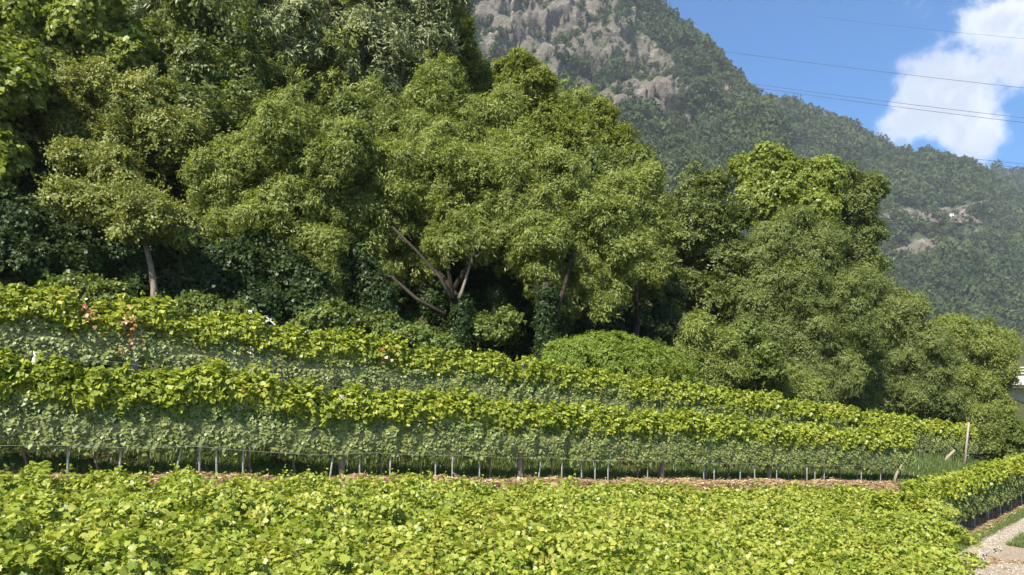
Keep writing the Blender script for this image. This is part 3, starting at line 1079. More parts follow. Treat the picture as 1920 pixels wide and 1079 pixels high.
def upper_foliage(seed, W, zc, hh, ww, nleaf, tmpl, s0, s1, mat, nshoot=3):
    """billow of young leaves over the top wires"""
    r = np.random.default_rng(seed)
    off = r.uniform(-9, 9, 3)
    x = r.uniform(-W / 2 - .08, W / 2 + .08, nleaf)
    a = r.uniform(-2.0, 2.2, nleaf) - .45           # angle round the billow; 0 is up, negative to the front
    lump = np.array([mnoise.noise(Vector((x_ * 2.2, a_ * 1.3, 0)) + Vector(off)) for x_, a_ in zip(x, a)])
    lump2 = np.array([mnoise.noise(Vector((x_ * 5.5, a_ * 3.3, 3)) + Vector(off)) for x_, a_ in zip(x, a)])
    rad = (.78 + .50 * lump + .28 * lump2) * (1 - .45 * r.uniform(0, 1, nleaf) ** 3.0)
    y = np.sin(a) * ww * rad
    z = zc + np.cos(a) * hh * rad
    N = np.stack([r.normal(0, .38, nleaf), np.sin(a) * .8, np.cos(a) * .6 + .42], 1) + r.normal(0, .56, (nleaf, 3))
    P = np.stack([x, y, z], 1)
    g1 = vine_leaf_batch(r, P, N, s0, s1, tmpl)
    g2 = shoots(r, nshoot, -W / 2, W / 2, -ww * .6, ww * .4, zc + hh * .75, .38, tmpl, s1 * .85)
    V, T = join_geo([g1, g2])
    return tri_mesh('upper_foliage', V, T, [mat])


def lower_foliage(seed, W, z0, z1, dep, nleaf, tmpl, s0, s1, mat):
    """curtain of mature leaves pressed behind the net"""
    r = np.random.default_rng(seed)
    off = r.uniform(-9, 9, 3)
    x = r.uniform(-W / 2 - .05, W / 2 + .05, nleaf)
    z = z0 + (z1 - z0) * r.uniform(0, 1, nleaf) ** .85
    n1 = np.array([mnoise.noise(Vector((x_ * 3.0, z_ * 3.0, 0)) + Vector(off)) for x_, z_ in zip(x, z)])
    ragged = z0 + .16 + .30 * np.array([mnoise.noise(Vector((x_ * 2.6, 0, 5)) + Vector(off)) for x_ in x])
    k = z > ragged
    x, z, n1 = x[k], z[k], n1[k]
    n = len(x)
    front = r.uniform(0, 1, n) < .62
    y = np.where(front, -dep * (.80 + .40 * n1) - r.uniform(0, .05, n), r.uniform(-dep * .6, dep, n))
    N = np.stack([r.normal(0, .35, n), -1 + r.normal(0, .25, n), .55 + r.normal(0, .3, n)], 1)
    V, T = vine_leaf_batch(r, np.stack([x, y, z], 1), N, s0, s1, tmpl, 1.2)
    return tri_mesh('lower_foliage', V, T, [mat])


def vine_trunk_mesh(seed, h, W):
    rt = random.Random(seed)
    mb = MB()
    lx, ly = rt.uniform(-.12, .12), rt.uniform(-.05, .05)
    pts = [(0, 0, -.12), (lx * .3 + rt.uniform(-.03, .03), ly, h * .3), (lx * .7 + rt.uniform(-.04, .04), ly, h * .65), (lx, 0, h)]
    mb.tube(pts, [.034, .026, .022, .024], 6, wob=.18)
    for sgn in (-1, 1):
        mb.tube([(lx, 0, h - .02), (lx + sgn * W * .22, rt.uniform(-.04, .04), h + .05), (lx + sgn * W * .5, 0, h + .04)], [.018, .014, .010], 5, wob=.15)
    for k in range(5):
        x = rt.uniform(-W / 2, W / 2)
        mb.tube([(x, 0, h + .04), (x + rt.uniform(-.1, .1), rt.uniform(-.1, .1), h + .5), (x + rt.uniform(-.2, .2), rt.uniform(-.15, .15), h + 1.1)], [.007, .006, .004], 4, caps=False)
    return mb.mesh('trunk', M['vine_bark'])


W = 1.12
# netted rows B and C (and the row by the track)
UP = [upper_foliage(300 + k, W, 1.76, .52, .36, 1050, VINE_LO, .068, .125, M['vine_top']) for k in range(8)]
LOW_THIN = [lower_foliage(350 + k, W, .62, 1.62, .22, 520, VINE_LO, .060, .108, M['vine_low']) for k in range(3)]
LOW = [lower_foliage(320 + k, W, 0.52, 1.62, .27, 1250, VINE_LO, .060, .105, M['vine_low']) for k in range(8)]
TRK = [vine_trunk_mesh(340 + k, .76, W) for k in range(8)]
# open rows of the near terrace
NEAR_UP = [upper_foliage(360 + k, 1.25, 1.45, .44, 1.08, 2900, VINE_LO, .048, .096, M['vine_near'], 10) for k in range(7)]
CLOSE_UP = [upper_foliage(380 + k, 1.25, 1.45, .44, 1.08, 2900, VINE_HI, .048, .100, M['vine_near'], 11) for k in range(5)]
NEAR_LOW = [lower_foliage(400 + k, 1.25, .25, 1.25, .45, 330, VINE_LO, .085, .14, M['vine_near']) for k in range(4)]

ORD = ['zero', 'first', 'second', 'third', 'fourth', 'fifth', 'sixth', 'seventh', 'eighth', 'ninth', 'tenth', 'eleventh', 'twelfth', 'thirteenth', 'fourteenth',
       'fifteenth', 'sixteenth', 'seventeenth', 'eighteenth', 'nineteenth']
TENS = {20: 'twent', 30: 'thirt', 40: 'fort', 50: 'fift'}


def ordinal(n):
    if n < 20:
        return ORD[n]
    t, u = n // 10 * 10, n % 10
    if u == 0:
        return TENS[t] + 'ieth'
    return TENS[t] + 'y-' + ORD[u]


def vine(label, group, s, t, up, low, trk, rot=ROWROT, xyp=None, zs=1.0, up_scale=1.0):
    x, y = xy(s, t) if xyp is None else xyp
    v = thing('grapevine', label, 'grapevine', (x, y, g(x, y)), rot, group)
    v.scale = (1, 1, zs)
    a = tag(link('upper_foliage', up, v), kind='stuff')
    a.scale = (1, up_scale, 1)
    if low is not None:
        tag(link('lower_foliage', low, v), kind='stuff')
    link('trunk', trk, v)
    return v


# lower netted row
sB = np.arange(30.0, -9.2, -1.04)
for i, s in enumerate(sB):
    zs = 1.0 + RNG.uniform(-.05, .05) + (.05 if s < 5 else 0) - (.05 if s > 20 else 0)
    lab = 'grapevine of the lower netted row, %s trunk counted from the end by the track' % ordinal(i + 1)
    vine(lab, 'grapevines of the lower netted row', s + RNG.uniform(-.08, .08), 17.2, UP[RNG.randrange(8)], LOW[RNG.randrange(8)], TRK[RNG.randrange(8)], zs=zs, up_scale=RNG.uniform(.9, 1.15) * (1.15 if s < 8 else 1))
# upper netted row
sC = np.arange(41.4, -11.5, -1.06)
for i, s in enumerate(sC):
    zs = 1.0 + RNG.uniform(-.06, .05)
    lab = 'grapevine of the upper netted row, %s from its end near the leaning pale pole' % ordinal(i + 1)
    vine(lab, 'grapevines of the upper netted row', s + RNG.uniform(-.08, .08), 20.2, UP[RNG.randrange(8)], LOW_THIN[i % 3] if s < 9 else LOW[RNG.randrange(8)], TRK[RNG.randrange(8)], zs=zs, up_scale=RNG.uniform(.9, 1.1))
# row beside the track
kD = np.arange(23.0, 66, 1.08)
for i, k in enumerate(kD):
    p = pu(k, -7.1 + (.0 if i else -.2))
    lab = 'dusty green grapevine beside the gravel track, %s from the near end of its row' % ordinal(i + 1)
    vine(lab, 'grapevines of the row beside the track', 0, 0, UP[RNG.randrange(8)], LOW[RNG.randrange(8)], TRK[RNG.randrange(8)], rot=math.atan2(.714, .70), xyp=p, zs=1.0 + RNG.uniform(-.05, .05))

# near terrace: six open rows whose crowns run together
VI = [k for k in range(7)]
near_rows = [(14.2, 23.4), (12.35, 22.5), (10.5, 19.5), (8.65, 15.8), (6.8, 12.3), (4.95, 8.9), (3.2, 5.6)]
rown = ['farthest', 'sixth', 'fifth', 'fourth', 'third', 'second', 'nearest']
close_vines = []
for ri, (t, smax_) in enumerate(near_rows):
    sA = np.arange(smax_, -7.5 if t > 6 else -3.0, -1.2)
    for i, s in enumerate(sA):
        x, y = xy(s, t)
        if y < 1.2 or (x * x + y * y) ** .5 < 4.2:
            continue
        close = y < 10.0
        up = CLOSE_UP[RNG.randrange(5)] if close else NEAR_UP[RNG.randrange(7)]
        low = NEAR_LOW[RNG.randrange(4)] if (i < 6 or ri < 2) else None
        v = vine('bright green grapevine merged with its neighbours, %s row of the near terrace' % rown[ri], 'grapevines of the near terrace, %s row' % rown[ri],
                 s + RNG.uniform(-.15, .15), t + RNG.uniform(-.12, .12), up, low, TRK[RNG.randrange(8)], zs=RNG.uniform(.93, 1.07))
        if RNG.random() < .5:
            v.rotation_euler[2] += math.pi
        if close:
            close_vines.append((y, v))

# single large leaves on the closest vines
leaf_meshes = []
for k in range(5):
    r = np.random.default_rng(500 + k)
    tv, tt = VINE_HI
    tv = tv.copy()
    tv[:, 2] += r.normal(0, .02, len(tv))
    V = tv * .11
    leaf_meshes.append(tri_mesh('leaf', V, tt, [M['vine_near']]))
close_vines.sort(key=lambda q: q[0])
for (yy, v) in close_vines[:34]:
    for k in range(26):
        x = RNG.uniform(-.6, .6)
        a = RNG.uniform(-1.3, 1.1)
        lf = link('leaf', leaf_meshes[RNG.randrange(5)], v)
        lf.location = (x, math.sin(a) * .98, 1.47 + math.cos(a) * .42 + RNG.uniform(-.04, .10))
        lf.rotation_euler = (RNG.uniform(-.7, .7), RNG.uniform(-.7, .7), RNG.uniform(0, 6.28))
        q = RNG.uniform(.7, 1.15)
        lf.scale = (q, q, q)

# rust red leaves that show on the upper row
for px, py, n, lab in ((165, 590, 26, 'hanging spray of rust red vine leaves by the leftmost part of the upper row'), (245, 600, 26, 'orange brown vine spray in the crown of the upper row above its netting'),
                       (243, 637, 12, 'small red vine spray hanging in the dark gap of the upper row'), (722, 655, 12, 'small rusty vine shoot on top of the upper row at mid slope')):
    k = (px - 960) / FPX
    d = (20.2 - .42) / (CD - SD * k)
    c = at(px, py, d)
    r = np.random.default_rng(int(px * 3 + py))
    P = r.normal(0, 1, (n, 3)) * np.array([.13, .06, .16])
    V, T = vine_leaf_batch(r, P, r.normal(0, .5, (n, 3)) + np.array([.3, -1, .4]), .05, .10, VINE_LO)
    o = link('red_vine_spray', tri_mesh('red_vine_spray', V, T, [M['vine_red']]), None, tuple(c))
    tag(o, lab, 'vine spray')


# ------------------------------------------------------------------ posts, stakes, wires, nets
def on_row(px, t):
    k = (px - 960) / FPX
    d = t / (CD - SD * k)
    return (k * d, d)


def post(name, label, cat, x, y, h, r0, mat, lean=(0, 0), group=None, cap=True, sides=8):
    t = thing(name, label, cat, (x, y, g(x, y)), 0, group)
    MB().tube([(0, 0, -.3), (lean[0] * .5, lean[1] * .5, h * .5), (lean[0], lean[1], h)], [r0 * 1.05, r0, r0 * .93], sides).build('shaft', M[mat], t, smooth=sides > 4)
    if cap:
        MB().tube([(lean[0] * .62 - r0 * 1.6, lean[1] - .01, h * .62), (lean[0] * .62 + r0 * 1.6, lean[1] - .01, h * .62)], [.006, .006], 4).build('wire_hook', M['steel_wire'], t)
    return t


names_p = ['nearest thick weathered post of the lower netted row', 'second thick post of the lower netted row counted from its near part', 'third thick post of the lower netted row, grey brown', 'fourth thick post of the lower netted row, close to its far end']
for px, lab in zip((640, 975, 1241, 1442), names_p):
    x, y = on_row(px, 17.15)
    post('wooden_post', lab, 'post', x, y, 2.05, .078, 'post_wood', group='thick posts of the lower netted row')
stk = [(127, 0), (220, .1), (322, .28), (374, 0), (407, -.03), (455, .02), (614, .22), (675, -.02), (730, .05), (816, .02), (847, .04), (899, .0), (1007, .22), (1053, .02), (1091, -.03), (1115, .03), (1140, 0),
       (1214, 0), (1320, -.03), (1339, 0), (1387, .05), (1415, 0), (1456, .02), (1513, 0), (1528, 0), (1545, .03), (1615, 0), (1651, 0)]
for i, (px, ln) in enumerate(stk):
    x, y = on_row(px, 17.03)
    state = ' leaning' if abs(ln) > .2 else ' upright'
    lab = 'thin grey%s stake under the lower netted row, %s from its near end' % (state, ordinal(i + 1))
    post('metal_stake', lab, 'stake', x, y, 1.30, .021, 'galv', (ln * CD * 1.3, ln * SD * 1.3), 'thin stakes of the lower netted row', True, 6)
x, y = on_row(1672, 17.1)
post('strut_post', 'short slanting end strut of the lower netted row', 'strut', x, y, .75, .06, 'post_wood', (.42, .05), None, True)
for px, h, r0, mt, ln, lab in ((58, .8, .045, 'white', .1, 'short white post under the upper netted row at its near end'), (253, 1.9, .075, 'post_wood', 0, 'broad dark post of the upper netted row near its near end'),
                               (432, 1.8, .03, 'post_wood', .1, 'thin pale post of the upper netted row below the white pole'), (980, 2.1, .05, 'post_wood', 0, 'thick post hidden in the leaves of the upper netted row at mid slope'),
                               (1708, 2.1, .03, 'galv', -.1, 'thin grey stake of the upper netted row, left of two close together'), (1722, 2.15, .045, 'post_wood', .12, 'pale post of the upper netted row behind the end of the lower row')):
    x, y = on_row(px, 20.05)
    post('trellis_post', lab, 'post', x, y, h, r0, mt, (ln, 0), 'posts of the upper netted row')
x, y = on_row(1808, 19.9)
post('end_pole', 'tall pale leaning pole at the end of the upper netted row', 'pole', x, y, 2.35, .06, 'post_wood', (.30, .1))
x, y = on_row(1762, 20.0)
post('strut_post', 'pale slanting strut under the last vines of the upper row', 'strut', x, y, .75, .07, 'post_wood', (.75, .0))
for i, k in enumerate(np.arange(23.4, 56, 2.1)):
    p = pu(k, -7.0)
    post('row_stake', 'thin grey stake in the row beside the track, %s from the near end' % ordinal(i + 1), 'stake', p[0], p[1], 1.3, .02, 'galv', (0, 0), 'stakes of the row beside the track', True, 6)


def wire(name, label, f0, f1, n, z, t, mat='steel_wire', r0=.006, sag=.03):
    mb = MB()
    pts = []
    for q in range(n + 1):
        s = f0 + (f1 - f0) * q / n
        x, y = xy(s, t)
        zz = float(gz(*xy(s, t)))
        pts.append((x, y, zz + z - sag * abs(math.sin(q * 1.3))))
    mb.tube(pts, [r0] * len(pts), 4, caps=False)
    o = mb.build(name, M[mat])
    tag(o, label, 'wire')


wire('trellis_wire', 'lower wire below the netting of the lower vine row', -9, 30.3, 30, .70, 16.86, r0=.0035)
wire('trellis_wire', 'top wire hidden in the crowns of the lower netted row', -9, 30.3, 30, 1.62, 17.2)
wire('trellis_wire', 'lower wire below the netting of the upper vine row', -11, 42.4, 34, .70, 19.86, r0=.0035)
wire('trellis_wire', 'top wire hidden in the crowns of the upper netted row', -11, 42.4, 34, 1.62, 20.2)


def net(label, f0, f1, t, z0, z1, seed):
    r = np.random.default_rng(seed)
    ns, nz = int((f1 - f0) / .2), 7
    V = []
    for i in range(ns + 1):
        s = f0 + (f1 - f0) * i / ns
        for j in range(nz + 1):
            k = j / nz
            n1 = mnoise.noise(Vector((s * 1.1, k * 2, seed)))
            n2 = mnoise.noise(Vector((s * 3.1, k * 4, seed + 5)))
            tt = t - .36 + .26 * k ** 3 - .05 * math.sin(k * 3.1) - .06 * n1 - .02 * n2
            x, y = xy(s, tt)
            zz = float(gz(*xy(s, t))) + z0 + (z1 - z0) * k + (.16 * mnoise.noise(Vector((s * .9, 0, seed + 2))) if j == 0 else 0)
            V.append((x, y, zz))
    m = nz + 1
    i, j = np.meshgrid(np.arange(ns), np.arange(nz), indexing='ij')
    q = np.stack([i * m + j, (i + 1) * m + j, (i + 1) * m + j + 1, i * m + j + 1], -1).reshape(-1, 4)
    o = link('vine_net', tri_mesh('vine_net', np.array(V), q, [M['net']], smooth=True))
    tag(o, label, 'net')


net('fine grey protective net over the lower leaves of the lower vine row', -9, 30.2, 17.2, .66, 1.42, 3)
net('fine grey protective net over the lower leaves of the upper vine row', -11, 42.2, 20.2, .66, 1.42, 8)

# ------------------------------------------------------------------ small things behind the upper row
x, y = on_row(470, 21.6)
t = thing('meter_pole', 'slim white pole with a small white box on top, behind the upper vine row', 'pole', (x, y, g(x, y)))
top = at(470, 597, y).z - g(x, y)
MB().tube([(0, 0, -.2), (0, 0, top)], [.022, .022], 8).build('pole', M['white'], t)
MB().box((0, 0, top + .10), (.09, .09, .24)).build('box', M['white'], t, smooth=False)
c = at(500, 606, 22.8)
t = thing('timber_gable', 'pale timber gable frame poking above the upper vine row', 'frame', (c.x, c.y, g(c.x, c.y)))
zc_ = c.z - g(c.x, c.y)
from mathutils import Matrix
for dx, ang in ((-.12, -28), (.22, 42)):
    rot = Matrix.Rotation(R(ang), 3, 'Y')
    MB().box((dx, 0, zc_ - .02), (.62, .04, .035), rot).build('rafter', M['concrete'], t, smooth=False)
MB().box((.02, .02, zc_ - .19), (.8, .035, .03), Matrix.Rotation(R(12), 3, 'Y')).build('tie_beam', M['concrete'], t, smooth=False)
for dx in (-.42, .42):
    MB().box((dx, 0, (zc_ - .25) / 2), (.06, .06, zc_ - .15)).build('leg', M['post_wood'], t, smooth=False)

# stones and rubble of the old terrace wall glimpsed under the upper row
for i in range(34):
    s = -7.5 + i * .62 + RNG.uniform(-.15, .15)
    x, y = xy(s, 22.75 + RNG.uniform(-.1, .1))
    o = link('wall_stone', stone_mesh(600 + i, M['concrete']), None, (x, y, g(x, y) + .10), RNG.uniform(0, 3))
    o.scale = (RNG.uniform(.22, .36), RNG.uniform(.16, .26), RNG.uniform(.22, .34))
    tag(o, 'pale stone block of the low terrace edge behind the upper vine row', 'stone', 'pale stones of the low terrace edge')

# ------------------------------------------------------------------ bridge on the far right
bd = 78.0
bz0 = at(1900, 716, bd)
t = thing('road_bridge', 'pale concrete road bridge with a white railing, glimpsed past the last trees', 'bridge', (bz0.x, bz0.y, g(bz0.x, bz0.y)))
b0 = Vector((bz0.x, bz0.y, g(bz0.x, bz0.y)))
br = Matrix.Rotation(R(-14), 3, 'Z')
dz = bz0.z - b0.z
MB().box(br @ Vector((29, 3.5, 0)) + Vector((0, 0, dz - .35)), (60, 9, .7), br).build('deck', M['concrete'], t, smooth=False)
MB().box(br @ Vector((29, -1.2, 0)) + Vector((0, 0, dz + .10)), (60, .4, .9), br).build('edge_beam', M['white'], t, smooth=False)
MB().box(br @ Vector((29, 3.5, 0)) + Vector((0, 0, dz - 1.5)), (60, 4.5, 1.6), br).build('girder', M['concrete'], t, smooth=False)
MB().box(br @ Vector((-2.0, 3.5, 0)) + Vector((0, 0, dz / 2 - 1.6)), (2.2, 8, dz + 1.0), br).build('abutment', M['concrete'], t, smooth=False)
for zz in (.85, 1.15, 1.45):
    MB().tube([br @ Vector((-1, -1.2, 0)) + Vector((0, 0, dz + zz)), br @ Vector((59, -1.2, 0)) + Vector((0, 0, dz + zz))], [.04, .04], 6).build('rail', M['white'], t)
for k in range(20):
    p = br @ Vector((-1 + k * 2.0, -1.2, 0))
    MB().box(p + Vector((0, 0, dz + 1.0)), (.09, .09, 1.0), br).build('railing_post', M['white'], t, smooth=False)
for k in (12, 34):
    MB().box(br @ Vector((k, 3.5, 0)) + Vector((0, 0, dz / 2 - 1.6)), (1.4, 5, dz + 1), br).build('pier', M['concrete'], t, smooth=False)

# little pale shelter by the mountain road
_p = surf_at('mountain_shoulder', 1783, 404)
c = at(1783, 404, float(_p[1]) - 9)
t = thing('roadside_shelter', 'tiny pale shelter beside the cut road on the mountain shoulder', 'shelter', (c.x, c.y, c.z - 3))
MB().box((0, 2, 2.0), (6.5, 4, 6)).build('wall', M['white'], t, smooth=False)
MB().box((0, 2, 5.2), (7.2, 4.8, .5)).build('roof', M['concrete'], t, smooth=False)
for k in range(3):
    MB().box((-2 + 2 * k, -.05, 2.0), (.7, .2, 5.6)).build('door', M['bark'], t, smooth=False)

# ------------------------------------------------------------------ power cables
def cable(label, pa, pb, da, db, sag, ext0=.6, ext1=.9):
    A, B = at(*pa, da), at(*pb, db)
    D = B - A
    A2, B2 = A - D * ext0, B + D * ext1
    pts = []
    for q in range(41):
        k = q / 40
        p = A2.lerp(B2, k)
        p.z -= sag * 4 * k * (1 - k) - sag * .9
        pts.append(p)
    o = MB().tube(pts, [.026] * 41, 5, caps=False).build('power_cable', M['cable'])
    tag(o, label, 'cable')


cable('topmost long power cable crossing the blue sky and the cliff', (1330, 95), (1920, 165), 120, 95, 1.0)
cable('upper one of the middle pair of power cables against the sky', (1380, 155), (1920, 221), 122, 97, 1.0)
cable('lower one of the middle pair of power cables against the sky', (1345, 156), (1920, 230), 118, 93, 1.0)
cable('upper one of the lowest pair of power cables above the far ridge', (1740, 288), (1920, 308), 115, 105, .5, 2.5, 2.0)
cable('lower one of the lowest pair of power cables above the far ridge', (1750, 294), (1920, 316), 113, 103, .5, 2.5, 2.0)
cable('faint power cable highest in the sky, passing before the cloud', (1560, 40), (1920, 72), 190, 170, 1.0, .1, 1.0)

# ------------------------------------------------------------------ trees
G_FRONT = None
tree('small_tree', 'small yellowish tree with a pale bent trunk at the woodland edge', 'tree', base_at(287, 26.5), L(26.5, [(235, 330, 62, .8), (185, 392, 58), (290, 412, 55, -.5), (140, 372, 34), (345, 425, 30), (250, 375, 50), (160, 300, 45, 1)], squash=.6),
     'olive', 1.0, 2.3, .13, 'pale_bark', trunkpts=[base_at(290, 26.5), at(289, 540, 26.5), at(283, 500, 26.5), at(274, 462, 26.6), at(272, 440, 26.7)], thin=.5, flat=.7, limb_r=.5)
tree('olive_green_tree', 'loose olive green tree leaning over the small yellowish one', 'tree', base_at(215, 31), L(31, [(230, 215, 85), (305, 245, 62), (160, 170, 60), (120, 235, 45), (290, 190, 55, 1), (350, 260, 38), (200, 270, 50)], squash=.7),
     'olive', 1.1, 2.1, .2, thin=.4, flat=.7)
tree('maple_tree', 'bright green broad leaved tree in the upper left corner', 'tree', base_at(20, 33), L(33, [(55, 60, 100), (170, 50, 78), (30, 150, 66), (-50, 110, 100), (5, 240, 50, -1), (95, -50, 100), (215, 110, 48), (120, 140, 50), (-60, 0, 110), (20, 200, 60)]),
     'maple', 1.25, 2.0, .3)
tree('maple_tree', 'bright yellow green broad leaved bough mass low at the left edge', 'tree', base_at(-60, 29), L(29, [(5, 130, 46), (35, 165, 36), (-30, 170, 60), (-60, 110, 70), (0, 300, 34), (-50, 260, 50)]),
     'maple', 1.2, 2.0, .2)
tree('chestnut_tree', 'tall dull green tree of heavy foliage beside the bright corner tree', 'tree', base_at(430, 40), L(40, [(420, 50, 115), (545, 100, 95), (390, 165, 85), (320, 50, 75), (510, -20, 110), (480, 225, 75), (360, -60, 100), (300, 120, 60), (420, 270, 60), (350, 230, 60)]),
     'chestnut', 1.3, 1.9, .35)
tree('chestnut_tree', 'tall silvery green tree of heavy foliage nearest the mountain cliff', 'tree', base_at(690, 42), L(42, [(700, 55, 110), (785, 110, 75), (645, 150, 85), (735, 195, 66), (620, 0, 100), (700, -70, 120), (810, 35, 62), (820, -40, 60), (570, 60, 70), (600, 210, 60), (690, 240, 50)]),
     'chestnut', 1.3, 1.9, .35)
tree('round_tree', 'fresh green round topped tree standing left of the spreading tree', 'tree', base_at(545, 31), L(31, [(548, 245, 72), (490, 310, 72), (605, 320, 72), (540, 400, 88), (425, 372, 62), (462, 455, 70), (585, 490, 78), (640, 270, 40), (400, 320, 40), (520, 520, 60), (440, 300, 40)]),
     'ash', 1.1, 2.3, .22)
spread = tree('spreading_tree', 'large spreading tree with many leaning limbs in the centre of the woodland edge', 'tree', base_at(858, 32),
     L(32.5, [(720, 330, 70), (640, 380, 62), (690, 430, 66), (770, 400, 72), (850, 330, 74), (940, 380, 80), (1040, 360, 76), (1120, 430, 66), (1090, 500, 66), (1170, 470, 40), (950, 290, 60, 1), (860, 430, 66, -1),
             (960, 460, 66, -.5), (1020, 520, 50, -.5), (640, 480, 46), (700, 520, 42), (600, 540, 34), (770, 500, 44, 1), (1130, 560, 34), (1050, 570, 34), (580, 430, 46), (800, 270, 50, 1), (1010, 430, 62, -1)], dj=0),
     'ash', 1.05, 2.35, .30, trunkpts=[base_at(858, 32), at(856, 600, 32), at(850, 545, 32.1)], limb_r=.42, thin=.25)
# bare leaning limbs seen below the crown of the spreading tree
sb = Vector(spread.location)
for px0, py0, pts, r0, mt in ((862, 560, [(868, 540), (880, 500), (884, 470)], .085, 'pale_bark'), (845, 560, [(825, 520), (780, 470), (735, 425)], .10, 'bark'), (850, 560, [(840, 500), (832, 440), (842, 380)], .10, 'bark'),
                              (835, 590, [(780, 560), (735, 520), (700, 512), (655, 500)], .09, 'bark'), (1012, 650, [(1012, 580), (1006, 520), (985, 450)], .20, 'bark'),
                              (1030, 650, [(1045, 580), (1060, 530), (1075, 470)], .15, 'bark')):
    P = [at(px0, py0, 31.0)] + [at(a, b, 31.1 + .1 * i) for i, (a, b) in enumerate(pts)]
    if py0 > 600:
        P = [Vector((P[0].x, P[0].y, g(P[0].x, P[0].y) - .2))] + P
    n = len(P)
    MB().tube([p - sb for p in P], [r0 * (1 - .55 * i / (n - 1)) for i in range(n)], 7, wob=.1).build('limb', M[mt], spread)
mb = MB()
rt = random.Random(77)
for k in range(6):      # pale bare twigs
    p0 = at(rt.uniform(872, 900), rt.uniform(470, 500), 30.6)
    q = [p0]
    for j in range(4):
        q.append(q[-1] + Vector((rt.uniform(-.16, .16), rt.uniform(-.1, .1), rt.uniform(-.05, .26))))
    mb.tube([v - sb for v in q], [.018, .015, .012, .009, .005], 4, caps=False)
mb.build('bare_twigs', M['pale_bark'], spread)


def ivy_column(label, px, d, y0, y1, rp, seed, style='ivy'):
    """an ivy wrapped stem: trunk and its leaf sleeve"""
    b = Vector(base_at(px, d))
    r = np.random.default_rng(seed)
    t = thing('ivy_clad_trunk', label, 'trunk', tuple(b))
    topv = at(px + 6, y0, d)
    MB().tube([(0, 0, -.3), ((topv.x - b.x) * .5 + .1, 0, (topv.z - b.z) * .5), (topv.x - b.x, 0, topv.z - b.z)], [.28, .2, .15], 8, wob=.1).build('trunk', M['bark'], t)
    n = 150
    h = r.uniform(0, topv.z - b.z, n)
    a = r.uniform(0, 6.28, n)
    rr = rp / FPX * d * (1.15 - .35 * h / max(h.max(), .1)) * r.uniform(.55, 1.1, n)
    P = np.stack([np.cos(a) * rr + (topv.x - b.x) * h / max(h.max(), .1), np.sin(a) * rr, h], 1)
    N = norm(np.stack([np.cos(a), np.sin(a), .25 + 0 * a], 1) + r.normal(0, .3, (n, 3)))
    s = r.uniform(.5, .95, n)
    tag(scatter('ivy', P, euler_from_z(N, r.uniform(0, 6.28, n)), np.stack([s, s, s], 1), r.integers(0, 4, n), SPRAY[style], t), kind='stuff')


ivy_column('trunk wrapped in ivy under the middle of the spreading tree', 860, 31.4, 560, 660, 17, 61)
ivy_column('leaning ivy wrapped trunk beside the leafy mound', 1018, 30.6, 530, 665, 20, 62)
ivy_column('short ivy wrapped trunk in the shade left of the leafy mound', 1050, 32, 540, 660, 14, 63)
ivy_column('thin ivy wrapped trunk between the two thicker ones', 925, 32.4, 545, 650, 11, 64)

tree('mid_green_tree', 'mid green tree rising behind the crown of the spreading tree', 'tree', base_at(840, 38), L(38, [(870, 245, 70), (820, 190, 62), (765, 265, 62), (925, 215, 50), (800, 320, 60), (900, 300, 70)]), 'ash', 1.2, 2.1, .25)
tree('ivy_tree', 'narrow deep green tree against the cliff at the edge of the silvery tree', 'tree', base_at(850, 46), L(46, [(848, 60, 36), (856, 110, 34), (845, 165, 44), (888, 160, 34), (820, 210, 46), (905, 190, 30), (840, 20, 26)]), 'gold', 1.15, 2.2, .25)
tree('pointed_tree', 'pointed yellow green tree standing out before the mountain', 'tree', base_at(985, 43), L(43, [(962, 122, 26), (975, 150, 40), (990, 195, 54), (1030, 235, 55), (950, 225, 45), (1062, 275, 52), (1010, 290, 60), (1098, 300, 42), (950, 290, 50), (1015, 165, 30)]), 'gold', 1.1, 2.3, .25)
tree('yellow_green_tree', 'deep yellow green tree right of the pointed tree', 'tree', base_at(1150, 45), L(45, [(1128, 228, 28), (1120, 260, 38), (1155, 280, 42), (1188, 315, 34), (1140, 330, 48), (1195, 360, 36)]), 'gold', 1.1, 2.3, .22)
tree('ash_tree', 'soft green round tree at the shoulder of the spreading tree', 'tree', base_at(1200, 36), L(36, [(1195, 400, 56), (1150, 370, 44), (1232, 440, 30), (1180, 460, 48), (1215, 500, 34), (1110, 400, 44), (1200, 345, 34)]), 'ash', 1.05, 2.3, .2)
tree('hornbeam_tree', 'dark olive tree in layers standing before the mountain foot', 'tree', base_at(1305, 43), L(43, [(1312, 350, 44), (1290, 400, 50), (1345, 420, 50), (1280, 460, 50), (1335, 490, 54), (1275, 525, 45), (1365, 470, 40), (1320, 560, 50), (1260, 570, 42), (1240, 520, 30), (1375, 540, 40)], squash=.7), 'hornbeam', 1.15, 2.2, .25, flat=.7)
tree('round_tree', 'light green dome shaped tree rising behind the feathery willow', 'tree', base_at(1465, 53), L(53, [(1448, 305, 38), (1420, 345, 40), (1480, 345, 46), (1530, 350, 40), (1450, 390, 50), (1510, 400, 50), (1550, 330, 24), (1400, 320, 22), (1400, 390, 34)]), 'maple', 1.2, 2.1, .28)
tree('round_tree', 'dark green dome shaped tree behind the willow, farther right', 'tree', base_at(1600, 57), L(57, [(1590, 350, 38), (1615, 385, 38), (1575, 400, 44), (1620, 430, 34), (1585, 450, 44), (1560, 350, 30), (1630, 350, 18), (1610, 490, 40)]), 'hornbeam', 1.3, 2.0, .28)
